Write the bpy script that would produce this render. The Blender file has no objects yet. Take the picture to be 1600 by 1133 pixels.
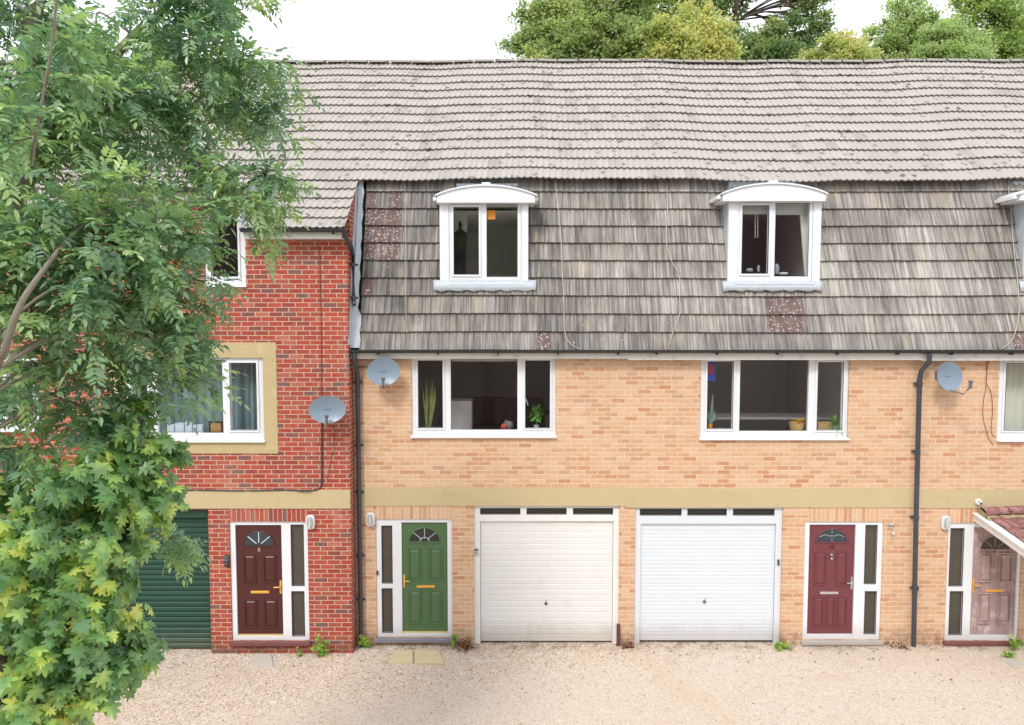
import bpy, bmesh, math, random
import numpy as np
from mathutils import Vector, Matrix, Euler
random.seed(7); rng = np.random.default_rng(7)
scene = bpy.context.scene
COL = scene.collection
R = math.radians
# ------------------------------------------------------------------ camera
FPX = 1067.0; TILT = R(3.4); CY = -11.2; CZ = 5.43
cam = bpy.data.cameras.new('camera'); cam.sensor_width = 36; cam.lens = 36*FPX/1600
cam.clip_end = 600; cam.clip_start = .05
camo = bpy.data.objects.new('camera', cam); COL.objects.link(camo)
camo.location = (0, CY, CZ); camo.rotation_euler = (R(90)-TILT, 0, 0)
scene.camera = camo
def W(px, py, Y):
    """world x, z of a measured point that lies in the vertical plane y = Y"""
    u = (px-800)/FPX; v = (566.5-py)/FPX
    dy = v*math.sin(TILT)+math.cos(TILT); dz = v*math.cos(TILT)-math.sin(TILT)
    s = (Y-CY)/dy
    return u*s, CZ+dz*s
def rect(l, t, r, b, Y):
    x0, _ = W(l, (t+b)/2, Y); x1, _ = W(r, (t+b)/2, Y)
    return (x0, x1, W(0, b, Y)[1], W(0, t, Y)[1])
# ------------------------------------------------------------------ naming
def tag(o, label=None, cat=None, group=None, kind=None):
    if label: o['label'] = label
    if cat: o['category'] = cat
    if group: o['group'] = group
    if kind: o['kind'] = kind
    return o
def thing(name, label, cat, loc=(0, 0, 0), group=None, rotz=0):
    o = bpy.data.objects.new(name, None); COL.objects.link(o)
    o.empty_display_size = .1; o.location = loc; o.rotation_euler = (0, 0, rotz)
    return tag(o, label, cat, group)
def origin_of(p):
    v = Vector((0, 0, 0))
    while p is not None:
        v += p.location; p = p.parent
    return v
# ------------------------------------------------------------------ mesh builder
class MB:
    def __init__(s): s.v = []; s.f = []
    def add(s, vs, fs):
        n = len(s.v); s.v += [tuple(p) for p in vs]; s.f += [tuple(i+n for i in f) for f in fs]; return s
    def box(s, x0, x1, y0, y1, z0, z1):
        return s.add([(x0,y0,z0),(x1,y0,z0),(x1,y1,z0),(x0,y1,z0),(x0,y0,z1),(x1,y0,z1),(x1,y1,z1),(x0,y1,z1)],
                     [(0,3,2,1),(4,5,6,7),(0,1,5,4),(1,2,6,5),(2,3,7,6),(3,0,4,7)])
    def inbox(s, x0, x1, y0, y1, z0, z1):      # a room: box with its front left open
        return s.add([(x0,y0,z0),(x1,y0,z0),(x1,y1,z0),(x0,y1,z0),(x0,y0,z1),(x1,y0,z1),(x1,y1,z1),(x0,y1,z1)],
                     [(0,1,2,3),(4,7,6,5),(1,5,6,2),(2,6,7,3),(3,7,4,0)])
    def plate(s, x0, x1, z0, z1, holes, yf, yb):
        eps = 1e-5
        xs = sorted(set([x0, x1]+[c for h in holes for c in h[:2] if x0 < c < x1]))
        zs = sorted(set([z0, z1]+[c for h in holes for c in h[2:] if z0 < c < z1]))
        def solid(i, k):
            if i < 0 or k < 0 or i >= len(xs)-1 or k >= len(zs)-1: return False
            cx = (xs[i]+xs[i+1])/2; cz = (zs[k]+zs[k+1])/2
            return not any(h[0] < cx < h[1] and h[2] < cz < h[3] for h in holes)
        for i in range(len(xs)-1):
            for k in range(len(zs)-1):
                if not solid(i, k): continue
                a, b, c, d = xs[i], xs[i+1], zs[k], zs[k+1]
                if b-a < eps or d-c < eps: continue
                s.add([(a,yf,c),(b,yf,c),(b,yf,d),(a,yf,d)], [(0,1,2,3)])
                s.add([(a,yb,c),(b,yb,c),(b,yb,d),(a,yb,d)], [(3,2,1,0)])
                if not solid(i-1,k): s.add([(a,yb,c),(a,yf,c),(a,yf,d),(a,yb,d)], [(0,1,2,3)])
                if not solid(i+1,k): s.add([(b,yf,c),(b,yb,c),(b,yb,d),(b,yf,d)], [(0,1,2,3)])
                if not solid(i,k-1): s.add([(a,yb,c),(b,yb,c),(b,yf,c),(a,yf,c)], [(0,1,2,3)])
                if not solid(i,k+1): s.add([(a,yf,d),(b,yf,d),(b,yb,d),(a,yb,d)], [(0,1,2,3)])
        return s
    def prism(s, pts, y0, y1):                  # pts (x,z) outline, extruded in y
        n = len(pts)
        return s.add([(p[0],y0,p[1]) for p in pts]+[(p[0],y1,p[1]) for p in pts],
              [tuple(range(n)), tuple(range(2*n-1, n-1, -1))]+[(i, i+n, (i+1)%n+n, (i+1)%n) for i in range(n)])
    def prismx(s, pts, x0, x1):                 # pts (y,z) outline, extruded in x
        n = len(pts)
        return s.add([(x0,p[0],p[1]) for p in pts]+[(x1,p[0],p[1]) for p in pts],
              [tuple(range(n)), tuple(range(2*n-1, n-1, -1))]+[(i, i+n, (i+1)%n+n, (i+1)%n) for i in range(n)])
    def tube(s, pts, rad, sides=8, cap=True):
        pts = [Vector(p) for p in pts]; n = len(pts)
        if not hasattr(rad, '__len__'): rad = [rad]*n
        up = None; rings = []
        for i, p in enumerate(pts):
            d = (pts[min(i+1,n-1)]-pts[max(i-1,0)])
            if d.length < 1e-9: d = Vector((0,0,1))
            d.normalize()
            if up is None: up = Vector((0,0,1)) if abs(d.z) < .9 else Vector((1,0,0))
            a = d.cross(up)
            if a.length < 1e-6: a = d.orthogonal()
            a.normalize(); b = d.cross(a); up = a.cross(d) if False else up
            rings.append([p+(a*math.cos(t)+b*math.sin(t))*rad[i] for t in [2*math.pi*k/sides for k in range(sides)]])
        vs = [q for r in rings for q in r]; fs = []
        for i in range(n-1):
            for k in range(sides):
                fs.append((i*sides+k, i*sides+(k+1)%sides, (i+1)*sides+(k+1)%sides, (i+1)*sides+k))
        if cap: fs += [tuple(range(sides-1,-1,-1)), tuple((n-1)*sides+k for k in range(sides))]
        return s.add(vs, fs)
    def lathe(s, prof, c=(0,0,0), seg=24, axis='z'):   # prof (r,h)
        vs = []; fs = []
        for r, h in prof:
            for k in range(seg):
                t = 2*math.pi*k/seg; a, b = r*math.cos(t), r*math.sin(t)
                vs.append((c[0]+a, c[1]+b, c[2]+h) if axis == 'z' else (c[0]+a, c[1]-h, c[2]+b))
        for i in range(len(prof)-1):
            for k in range(seg):
                fs.append((i*seg+k, i*seg+(k+1)%seg, (i+1)*seg+(k+1)%seg, (i+1)*seg+k))
        fs += [tuple(range(seg-1,-1,-1)), tuple((len(prof)-1)*seg+k for k in range(seg))]
        return s.add(vs, fs)
    def build(s, name, mat, parent=None, local=False, smooth=False, bevel=0, label=None, loc=None):
        me = bpy.data.meshes.new(name)
        v = np.array(s.v, dtype=float)
        if parent is None:
            if loc is None:
                loc = (float((v[:,0].min()+v[:,0].max())/2), float((v[:,1].min()+v[:,1].max())/2), float(v[:,2].min()))
            off = np.array(loc)
        else:
            off = np.array(origin_of(parent)) if not local else np.zeros(3)
        if parent is None and local: off = np.zeros(3)
        me.from_pydata((v-off).tolist(), [], s.f); me.materials.append(mat)
        o = bpy.data.objects.new(name, me); COL.objects.link(o)
        if parent is None: o.location = loc
        else: o.parent = parent
        bm = bmesh.new(); bm.from_mesh(me); bmesh.ops.remove_doubles(bm, verts=bm.verts, dist=1e-5)
        bmesh.ops.recalc_face_normals(bm, faces=bm.faces); bm.to_mesh(me); bm.free()
        if smooth:
            for p in me.polygons: p.use_smooth = True
            try: me.set_sharp_from_angle(angle=R(40))
            except Exception: pass
        if bevel:
            m = o.modifiers.new('bevel', 'BEVEL'); m.width = bevel; m.segments = 2; m.limit_method = 'ANGLE'; m.angle_limit = R(40)
        if label: o['label'] = label
        return o
def mesh_np(name, V, F, mat, parent=None, attrs=None, smooth=False, loc=(0,0,0)):
    """fast mesh from arrays; F (n,k) all the same size; attrs: name -> per-face floats"""
    me = bpy.data.meshes.new(name); V = np.asarray(V, dtype=np.float32); F = np.asarray(F, dtype=np.int32)
    off = np.array(origin_of(parent) if parent else loc, dtype=np.float32); V = V-off
    n, k = F.shape
    me.vertices.add(len(V)); me.vertices.foreach_set('co', V.ravel())
    me.loops.add(n*k); me.loops.foreach_set('vertex_index', F.ravel())
    me.polygons.add(n); me.polygons.foreach_set('loop_start', np.arange(n, dtype=np.int32)*k)
    me.polygons.foreach_set('use_smooth', np.full(n, smooth))
    me.update(calc_edges=True); me.validate()
    for a, arr in (attrs or {}).items():
        at = me.attributes.new(a, 'FLOAT', 'FACE'); at.data.foreach_set('value', np.asarray(arr, dtype=np.float32))
    me.materials.append(mat)
    o = bpy.data.objects.new(name, me); COL.objects.link(o)
    if parent: o.parent = parent
    else: o.location = loc
    return o
# ------------------------------------------------------------------ materials
def lin(c):
    c /= 255.0
    return c/12.92 if c <= .04045 else ((c+.055)/1.055)**2.4
def S(r, g, b, k=1.0): return (lin(r)*k, lin(g)*k, lin(b)*k, 1)
class NT:
    def __init__(s, name):
        s.m = bpy.data.materials.new(name); s.m.use_nodes = True; s.t = s.m.node_tree; s.n = s.t.nodes
        s.p = s.n['Principled BSDF']; s.out = s.n['Material Output']
    def new(s, typ, **k):
        n = s.n.new(typ)
        for a, b in k.items(): setattr(n, a, b)
        return n
    def link(s, a, b): s.t.links.new(a, b)
    def put(s, sock, v):
        if isinstance(v, bpy.types.NodeSocket): s.link(v, sock)
        else: sock.default_value = v
    def math(s, op, a, b=None, c=None):
        n = s.new('ShaderNodeMath', operation=op); s.put(n.inputs[0], a)
        if b is not None: s.put(n.inputs[1], b)
        if c is not None: s.put(n.inputs[2], c)
        return n.outputs[0]
    def xyz(s, kind='pos'):
        if kind == 'pos': g = s.new('ShaderNodeNewGeometry').outputs['Position']
        else: g = s.new('ShaderNodeTexCoord').outputs['Object']
        q = s.new('ShaderNodeSeparateXYZ'); s.link(g, q.inputs[0]); return g, q.outputs[0], q.outputs[1], q.outputs[2]
    def comb(s, x, y, z):
        n = s.new('ShaderNodeCombineXYZ'); s.put(n.inputs[0], x); s.put(n.inputs[1], y); s.put(n.inputs[2], z); return n.outputs[0]
    def noise(s, vec, scale, detail=3, rough=.5, dist=0):
        n = s.new('ShaderNodeTexNoise'); s.put(n.inputs['Vector'], vec); n.inputs['Scale'].default_value = scale
        n.inputs['Detail'].default_value = detail; n.inputs['Roughness'].default_value = rough; n.inputs['Distortion'].default_value = dist
        return n.outputs['Fac']
    def white(s, vec):
        n = s.new('ShaderNodeTexWhiteNoise'); s.put(n.inputs['Vector'], vec); return n.outputs['Value']
    def voro(s, vec, scale, feature='F1', out='Distance'):
        n = s.new('ShaderNodeTexVoronoi', feature=feature); s.put(n.inputs['Vector'], vec); n.inputs['Scale'].default_value = scale
        return n.outputs[out]
    def ramp(s, fac, stops, interp='LINEAR'):
        n = s.new('ShaderNodeValToRGB'); s.put(n.inputs[0], fac); e = n.color_ramp.elements; n.color_ramp.interpolation = interp
        while len(e) > len(stops): e.remove(e[-1])
        while len(e) < len(stops): e.new(.5)
        for i, (p, c) in enumerate(stops): e[i].position = p; e[i].color = c if len(c) == 4 else (*c, 1)
        return n.outputs[0]
    def step(s, v, a, b):
        n = s.new('ShaderNodeMapRange'); n.interpolation_type = 'SMOOTHSTEP'; s.put(n.inputs[0], v); n.inputs[1].default_value = a; n.inputs[2].default_value = b
        return n.outputs[0]
    def mix(s, f, a, b, mode='MIX'):
        n = s.new('ShaderNodeMix', data_type='RGBA', blend_type=mode); s.put(n.inputs[0], f); s.put(n.inputs[6], a); s.put(n.inputs[7], b); return n.outputs[2]
    def attr(s, name):
        return s.new('ShaderNodeAttribute', attribute_name=name).outputs['Fac']
    def bump(s, h, strength=.5, dist=.01):
        n = s.new('ShaderNodeBump'); n.inputs['Strength'].default_value = strength; n.inputs['Distance'].default_value = dist
        s.put(n.inputs['Height'], h); s.link(n.outputs[0], s.p.inputs['Normal'])
    def col(s, c): s.put(s.p.inputs['Base Color'], c)
    def rough(s, r): s.put(s.p.inputs['Roughness'], r)
def plain(name, c, rough=.5, metal=0, var=.08, scale=6, bump=0, bscale=60, spec=.5, dirt=None, dirtamt=.5, low=0):
    t = NT(name); g, x, y, z = t.xyz('obj')
    n = t.noise(g, scale, 4, .6)
    f = t.math('MULTIPLY_ADD', n, 2*var, 1-var)
    cc = t.mix(1.0, c, t.comb(f, f, f), 'MULTIPLY')
    if dirt is not None:
        dn = t.step(t.noise(g, scale*1.7, 6, .7), .52, .75)
        cc = t.mix(t.math('MULTIPLY', dn, dirtamt), cc, dirt)
    if low:
        pg, px_, py_, pz__ = t.xyz('pos'); lf = t.math('MULTIPLY', t.math('SUBTRACT', 1.0, t.step(t.math('ADD', pz__, t.math('MULTIPLY', t.noise(pg, 7, 5, .7), -.35)), -.12, .30)), low)
        cc = t.mix(lf, cc, S(176,160,140,.8))
    t.col(cc); t.rough(t.math('MULTIPLY_ADD', n, .15, rough-.07)); t.p.inputs['Metallic'].default_value = metal
    t.p.inputs['Specular IOR Level'].default_value = spec
    if bump: t.bump(t.noise(g, bscale, 4, .6), bump, .004)
    return t.m
def brick_mat(name, stops, mortar, soldier=False, contrast=1.0, red=False):
    t = NT(name); g, x, y, z = t.xyz('pos')
    u = t.math('ADD', x, y)
    if soldier: u, v = z, u
    else: v = z
    BW, BH = .2195, .0745
    wob = t.math('MULTIPLY_ADD', t.noise(g, 9, 3), .006, -.003)
    v = t.math('ADD', v, wob)
    vr = t.math('DIVIDE', v, BH); row = t.math('FLOOR', vr); fv = t.math('FRACT', vr)
    if soldier:
        ur = t.math('ADD', t.math('DIVIDE', u, 3.0), 5.5)
    else:
        jit = t.math('MULTIPLY', t.white(t.comb(row, 3.3, 0)), .08)
        ur = t.math('ADD', t.math('ADD', t.math('DIVIDE', u, BW), t.math('MULTIPLY', t.math('MODULO', t.math('ADD', row, 100), 2.0), .5)), t.math('ADD', jit, 200))
    colm = t.math('FLOOR', ur); fu = t.math('FRACT', ur)
    r1 = t.white(t.comb(colm, row, 1.7)); r2 = t.white(t.comb(colm, row, 9.1))
    cb = t.ramp(r1, stops)
    fine = t.noise(g, 55, 5, .65)
    cb = t.mix(.55, cb, t.ramp(fine, [(.25, (.55,.55,.55,1)), (.75, (1.35,1.35,1.35,1))]), 'MULTIPLY')
    # mortar joints, with ragged edges
    e = t.math('MULTIPLY_ADD', fine, .10, -.05)
    dv = t.math('ABSOLUTE', t.math('SUBTRACT', fv, .5)); du = t.math('ABSOLUTE', t.math('SUBTRACT', fu, .5))
    mv = t.step(t.math('ADD', dv, e), .375 if not red else .395, .43 if not red else .455)
    mu = t.step(t.math('ADD', du, t.math('MULTIPLY', e, .35)), .458, .480) if not soldier else 0.0
    mm = t.math('MAXIMUM', mv, mu)
    mcol = t.mix(t.noise(g, 3, 3), mortar, tuple(c*.82 for c in mortar[:3])+(1,))
    c = t.mix(mm, cb, mcol)
    # smears of mortar, weathering, dirt by the ground
    sm = t.step(t.noise(g, 2.3, 5, .65), .55, .78)
    c = t.mix(t.math('MULTIPLY', sm, .55 if not red else .28), c, mortar)
    c = t.mix(t.math('MULTIPLY', t.step(t.noise(g, 13, 5, .7), .5, .7), .3 if not red else .12), c, mortar)
    dk = t.step(t.noise(t.comb(x, y, t.math('MULTIPLY', z, .45)), 1.3, 5, .6), .56, .8)
    c = t.mix(t.math('MULTIPLY', dk, .35), c, tuple(v_*.66 for v_ in mortar[:3])+(1,))
    vs2 = t.step(t.noise(t.comb(t.math('MULTIPLY', u, 2.6), 4.0, t.math('MULTIPLY', v, .35)), 1, 5, .65), .54, .72)
    c = t.mix(t.math('MULTIPLY', vs2, .22), c, tuple(v_*.5 for v_ in mortar[:3])+(1,))
    low = t.math('MULTIPLY', t.math('SUBTRACT', 1.0, t.step(z, .02, .42)), t.step(t.noise(g, 5, 5, .7), .35, .65))
    c = t.mix(t.math('MULTIPLY', low, .75), c, S(120, 92, 70, .8))
    t.col(c); t.rough(.9); t.p.inputs['Specular IOR Level'].default_value = .2
    h = t.math('ADD', t.math('MULTIPLY', mm, -.6), t.math('ADD', t.math('MULTIPLY', fine, .35), t.math('MULTIPLY', r2, .25)))
    t.bump(h, .6, .008)
    return t.m
YST = [(0, S(210,150,112,.82)), (.06, S(218,160,122,.82)), (.14, S(210,168,134,.82)), (.24, S(225,176,137,.82)), (.45, S(229,185,148,.82)), (.75, S(233,195,161,.82)), (1, S(226,180,140,.82))]
RST = [(0, S(136,100,98,.8)), (.07, S(148,90,84,.8)), (.16, S(166,80,70,.8)), (.42, S(184,82,66,.8)), (.7, S(196,92,72,.8)), (.82, S(170,84,74,.8)), (1, S(204,120,96,.8))]
M = {}
M['ybrick'] = brick_mat('yellow_brick', YST, S(245,219,190,.84))
M['ysold'] = brick_mat('yellow_soldier_brick', YST, S(245,219,190,.84), True)
M['rbrick'] = brick_mat('red_brick', RST, S(226,196,172,.82), red=True)
M['rsold'] = brick_mat('red_soldier_brick', RST, S(226,196,172,.82), True, red=True)
M['band'] = plain('painted_concrete', S(213,194,152,.8), .85, var=.07, scale=2.2, bump=.3, bscale=40, spec=.2, dirt=S(176,156,112,.8), dirtamt=.4)
M['render'] = plain('sand_render', S(208,188,142,.8), .9, var=.1, scale=3, bump=.5, bscale=50, spec=.2, dirt=S(226,208,168,.85), dirtamt=.8)
M['upvc'] = plain('white_plastic', (.75,.77,.80,1), .35, var=.03, scale=3, low=.35)
M['upvc_old'] = plain('white_painted_timber', (.77,.76,.73,1), .5, var=.04, scale=4, dirt=S(190,186,176,.9), dirtamt=.25)
M['fascia'] = plain('fascia_board', (.68,.67,.63,1), .5, var=.06, scale=3, dirt=S(150,148,138,.8), dirtamt=.5)
M['garage1'] = plain('cream_white_steel', (.73,.73,.705,1), .4, var=.03, scale=1.5, dirt=S(206,200,186,.85), dirtamt=.35, low=.5)
M['garage2'] = plain('cool_white_steel', (.67,.71,.76,1), .38, var=.03, scale=1.5, low=.45)
M['garage3'] = plain('dark_green_slats', S(26,68,52), .4, var=.12, scale=2, low=.15)
M['black'] = plain('black_plastic', S(44,48,52), .4, var=.15, scale=5, dirt=S(92,92,90), dirtamt=.4)
M['pipe'] = plain('grey_black_plastic', S(62,66,74), .45, var=.15, scale=3, dirt=S(120,118,112), dirtamt=.4)
M['lead'] = plain('lead_sheet', S(194,202,207,.85), .5, var=.1, scale=7, bump=.3, bscale=18, dirt=S(156,166,174,.8), dirtamt=.6)
M['dish'] = plain('grey_dish_metal', S(132,148,164,.85), .4, var=.08, scale=5)
M['dishdark'] = plain('dark_grey_plastic', S(98,104,112,.9), .5, var=.1)
M['brass'] = plain('brass', S(232,178,84), .35, metal=.35, var=.05)
M['chrome'] = plain('chrome', (.75,.76,.78,1), .2, metal=1, var=.04)
M['gold_strip'] = plain('threshold_strip', S(226,206,140,.9), .4, metal=.3)
M['step'] = plain('red_brown_tile', S(120,74,72,.9), .6, var=.15, bump=.2)
M['step_grey'] = plain('grey_sill', S(132,132,140,.9), .7, var=.1, bump=.2)
M['step_pale'] = plain('pale_concrete_sill', S(178,170,162,.9), .8, var=.12, bump=.3)
M['number_brass'] = plain('aged_number', S(126,120,90), .4, metal=.5)
M['number_black'] = plain('dark_number', S(50,34,38), .4)
M['number_silver'] = plain('silver_number', S(190,186,180), .3, metal=.6)
M['wood_in'] = plain('dark_brown_fabric', S(66,48,42), .85, var=.2, bump=.3)
M['orange'] = plain('orange_paper', S(226,150,52), .8)
M['redcloth'] = plain('red_cloth', S(206,84,60), .8)
M['greycloth'] = plain('grey_cloth', S(120,116,112), .9, var=.2)
M['card'] = plain('pale_card', S(206,220,232,.9), .8, var=.04)
M['tan'] = plain('tan_card', S(176,136,84), .8)
M['wicker'] = plain('wicker', S(190,160,106), .85, var=.25, scale=30, bump=.6)
M['yellow'] = plain('yellow_petal', S(240,200,40), .6)
M['terracotta'] = plain('yellow_pot', S(232,160,38), .6)
M['whitepot'] = plain('white_pot', (.6,.62,.64,1), .4)
M['plantgreen'] = plain('house_plant_green', S(96,160,60,.9), .5, var=.3, scale=20)
M['plantpale'] = plain('pale_plant_green', S(136,146,84,.9), .5, var=.3, scale=20)
M['plantdark'] = plain('grey_green_leaf', S(120,146,136,.9), .5, var=.2, scale=20)
M['picblue'] = plain('blue_print', S(60,90,190), .6)
M['picred'] = plain('red_print', S(190,60,70), .6)
M['blind'] = plain('white_blind', S(196,200,196,.9), .8)
M['cord'] = plain('pale_cord', S(190,170,160,.9), .8)
M['glassware'] = plain('clear_ware', S(150,162,170,.9), .1)
M['silhouette'] = plain('dark_matte', (.008,.009,.009,1), .9)
M['mirror'] = plain('pale_panel', S(214,210,206), .6)
M['cable'] = plain('black_cable', S(56,50,54), .6)
M['cable_thin'] = plain('brown_cable', S(124,70,62), .7)
M['cable_white'] = plain('off_white_cable', S(206,196,182,.9), .7)
M['slab'] = plain('buff_paving', S(222,202,164,.8), .9, var=.1, scale=5, bump=.4, bscale=60, spec=.2)
M['slabgrey'] = plain('grey_paving', S(204,194,182,.8), .9, var=.1, scale=5, bump=.4, bscale=60, spec=.2)
M['crate'] = plain('blue_plastic', S(96,128,160), .5)
M['lamp_white'] = plain('white_lamp_body', (.7,.7,.69,1), .4)
M['lamp_lens'] = plain('frosted_lens', (.42,.42,.41,1), .15)
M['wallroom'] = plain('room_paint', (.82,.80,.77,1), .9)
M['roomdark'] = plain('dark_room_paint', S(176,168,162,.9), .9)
M['rust'] = plain('rusty_post', S(96,58,48), .8)
M['underlay'] = plain('roofing_felt', (.02,.02,.02,1), .95)
M['mortar'] = plain('mossy_mortar', S(170,156,120,.8), .95, var=.3, scale=14, bump=.8, bscale=30, dirt=S(96,84,56,.8), dirtamt=.8)
def curtain_mat(name, c, tr=.4):
    t = NT(name); g, x, y, z = t.xyz('obj'); n = t.noise(g, 30, 3)
    t.col(t.mix(t.math('MULTIPLY', n, .3), c, (c[0]*.7, c[1]*.7, c[2]*.7, 1))); t.rough(.9)
    trn = t.new('ShaderNodeBsdfTranslucent'); trn.inputs[0].default_value = c
    mx = t.new('ShaderNodeMixShader'); mx.inputs[0].default_value = tr
    t.link(t.p.outputs[0], mx.inputs[1]); t.link(trn.outputs[0], mx.inputs[2]); t.link(mx.outputs[0], t.out.inputs[0]); return t.m
M['curtain_teal'] = curtain_mat('teal_net_curtain', S(150,176,180), .3)
M['curtain_pale'] = curtain_mat('pale_green_curtain', (.84,.86,.76,1), .15)
def glass_mat(name, tint, ior=1.6):
    t = NT(name); t.n.remove(t.p)
    g, x, y, z = t.xyz('obj')
    tr = t.new('ShaderNodeBsdfTransparent'); tr.inputs[0].default_value = (tint, tint, tint, 1)
    gl = t.new('ShaderNodeBsdfGlossy'); gl.inputs['Roughness'].default_value = .012; gl.inputs[0].default_value = (1,1,1,1)
    bp = t.new('ShaderNodeBump'); bp.inputs['Strength'].default_value = .03; bp.inputs['Distance'].default_value = .01
    t.link(t.noise(g, 2.0, 1), bp.inputs['Height']); t.link(bp.outputs[0], gl.inputs['Normal'])
    fr = t.new('ShaderNodeLayerWeight'); fr.inputs[0].default_value = .5; f0 = ((ior-1)/(ior+1))**2; fo = t.math('MULTIPLY_ADD', t.math('POWER', fr.outputs['Facing'], 5.0), 1-f0, f0)
    mx = t.new('ShaderNodeMixShader'); t.link(fo, mx.inputs[0]); t.link(tr.outputs[0], mx.inputs[1]); t.link(gl.outputs[0], mx.inputs[2])
    t.link(mx.outputs[0], t.out.inputs[0]); return t.m
M['glass'] = glass_mat('window_glass', .94, 1.8)
M['obscure'] = plain('obscure_glass', S(92,86,76,.7), .18, var=.25, scale=3, bump=.5, bscale=130)
M['darkglass'] = plain('dark_glass', S(52,48,46,.7), .1, var=.3, scale=3)
M['leaded'] = plain('bevelled_glass', S(54,70,78,.8), .12, var=.3, scale=9)
def door_mat(name, c, grain=.2, worn=False):
    t = NT(name); g, x, y, z = t.xyz('obj')
    st = t.comb(t.math('MULTIPLY', x, 60), t.math('MULTIPLY', y, 60), t.math('MULTIPLY', z, 3))
    n = t.noise(st, 1, 5, .6)
    dk = (c[0]*.62, c[1]*.62, c[2]*.62, 1)
    cc = t.mix(t.math('MULTIPLY', n, .45), c, dk)
    if worn:
        w = t.step(t.noise(t.comb(t.math('MULTIPLY', x, 34), t.math('MULTIPLY', y, 34), t.math('MULTIPLY', z, 4)), 1, 6, .75), .50, .74)
        cc = t.mix(t.math('MULTIPLY', w, .8), cc, S(94,76,72)); cc = t.mix(t.step(t.noise(g, 5, 5, .7), .5, .7), cc, S(204,186,186,.9))
        t.rough(.8)
    else: t.rough(.42)
    t.col(cc); t.bump(n, grain, .003); return t.m
M['door_maroon'] = door_mat('dark_maroon_woodgrain', S(88,40,38,.85), .3)
M['door_green'] = door_mat('green_woodgrain', S(90,122,80,.85), .2)
M['door_burg'] = door_mat('burgundy_woodgrain', S(128,66,74,.85), .25)
M['door_worn'] = door_mat('weathered_pink_brown_wood', S(176,150,148,.95), .4, True)
def tile_mat(name, kind):
    t = NT(name); g, x, y, z = t.xyz('pos')
    rnd = t.attr('tile_rnd'); row = t.attr('tile_row'); patch = t.attr('tile_patch')
    if kind == 'upper':
        c = t.ramp(rnd, [(0, S(184,177,168,.70)), (.1, S(197,190,181,.70)), (1, S(203,196,187,.70))])
        st = t.noise(t.comb(t.math('MULTIPLY', x, 22), t.math('MULTIPLY', row, 5.3), t.math('MULTIPLY', z, 3)), 1, 4, .6)
        c = t.mix(t.math('MULTIPLY', t.step(st, .5, .75), .3), c, S(168,160,152,.7))
        c = t.mix(t.math('MULTIPLY', t.step(t.noise(g, .9, 5, .6), .5, .75), .3), c, S(176,166,158,.7))
        sp = t.voro(g, 4.2); sn = t.noise(g, 26, 4, .7)
        pres = t.step(t.noise(g, 1.6, 3), .50, .62)
        spot = t.math('MULTIPLY', t.math('LESS_THAN', t.math('ADD', sp, t.math('MULTIPLY', sn, .30)), .37), t.math('MAXIMUM', pres, .6))
        c = t.mix(t.math('MULTIPLY', spot, .8), c, S(108,94,86,.75))
        lich = t.math('LESS_THAN', t.math('ADD', t.voro(g, 9.3), t.math('MULTIPLY', sn, .2)), .17)
        c = t.mix(t.math('MULTIPLY', lich, .5), c, S(232,228,222,.85))
    else:
        st = t.noise(t.comb(t.math('MULTIPLY', x, 25), t.math('MULTIPLY', row, 7.7), t.math('MULTIPLY', z, .7)), 1, 4, .62)
        st2 = t.noise(t.comb(t.math('MULTIPLY', x, 75), t.math('MULTIPLY', row, 3.1), t.math('MULTIPLY', z, 3.5)), 1, 3, .6)
        big = t.noise(t.comb(t.math('MULTIPLY', x, .8), 0, t.math('MULTIPLY', z, .9)), 1, 3)
        f = t.math('ADD', t.math('MULTIPLY', st, .56), t.math('ADD', t.math('MULTIPLY', st2, .36), t.math('MULTIPLY', t.math('SUBTRACT', rnd, .5), .06)))
        f = t.math('ADD', f, t.math('MULTIPLY', t.math('SUBTRACT', big, .42), .34))
        f = t.math('ADD', f, t.math('MULTIPLY_ADD', t.step(x, -2.5, 5.5), .07, -.07))
        c = t.ramp(f, [(.30, S(98,95,91,.77)), (.37, S(124,120,115,.77)), (.445, S(149,144,138,.77)), (.515, S(171,166,159,.78)), (.595, S(198,193,184,.8)), (.69, S(224,216,200,.82))])
        warm = t.step(t.noise(t.comb(t.math('MULTIPLY', x, 3.5), t.math('MULTIPLY', row, 2.3), z), 1, 3), .54, .7)
        c = t.mix(t.math('MULTIPLY', warm, .3), c, S(218,200,172,.77))
        blot = t.step(t.noise(t.comb(t.math('MULTIPLY', x, 2.2), t.math('MULTIPLY', row, .8), t.math('MULTIPLY', z, 1.2)), 1, 5, .65), .57, .7)
        c = t.mix(t.math('MULTIPLY', blot, .45), c, S(104,98,92,.76))
        sn = t.noise(g, 40, 4, .7)
        pc = t.mix(t.noise(g, 9, 4), S(108,84,82,.8), S(142,122,116,.8))
        lw = t.math('LESS_THAN', t.math('ADD', t.voro(g, 21), t.math('MULTIPLY', sn, .55)), .52)
        pc = t.mix(t.math('MULTIPLY', lw, .9), pc, S(224,216,212,.85))
        c = t.mix(t.math('MULTIPLY', patch, t.step(t.noise(t.comb(t.math('MULTIPLY', x, 14), y, t.math('MULTIPLY', z, 3)), 1, 5, .7), .34, .52)), c, pc)
        lich = t.math('MULTIPLY', t.math('LESS_THAN', t.math('ADD', t.voro(g, 6.1), t.math('MULTIPLY', sn, .3)), .22), t.step(t.noise(g, 1.1, 2), .45, .6))
        c = t.mix(t.math('MULTIPLY', lich, .7), c, S(222,216,206,.85))
        dk = t.math('MULTIPLY', t.math('LESS_THAN', t.math('ADD', t.voro(g, 8.7), t.math('MULTIPLY', sn, .4)), .27), t.step(t.noise(g, 1.9, 2), .45, .6))
        c = t.mix(t.math('MULTIPLY', dk, .6), c, S(84,76,70,.75))
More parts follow.
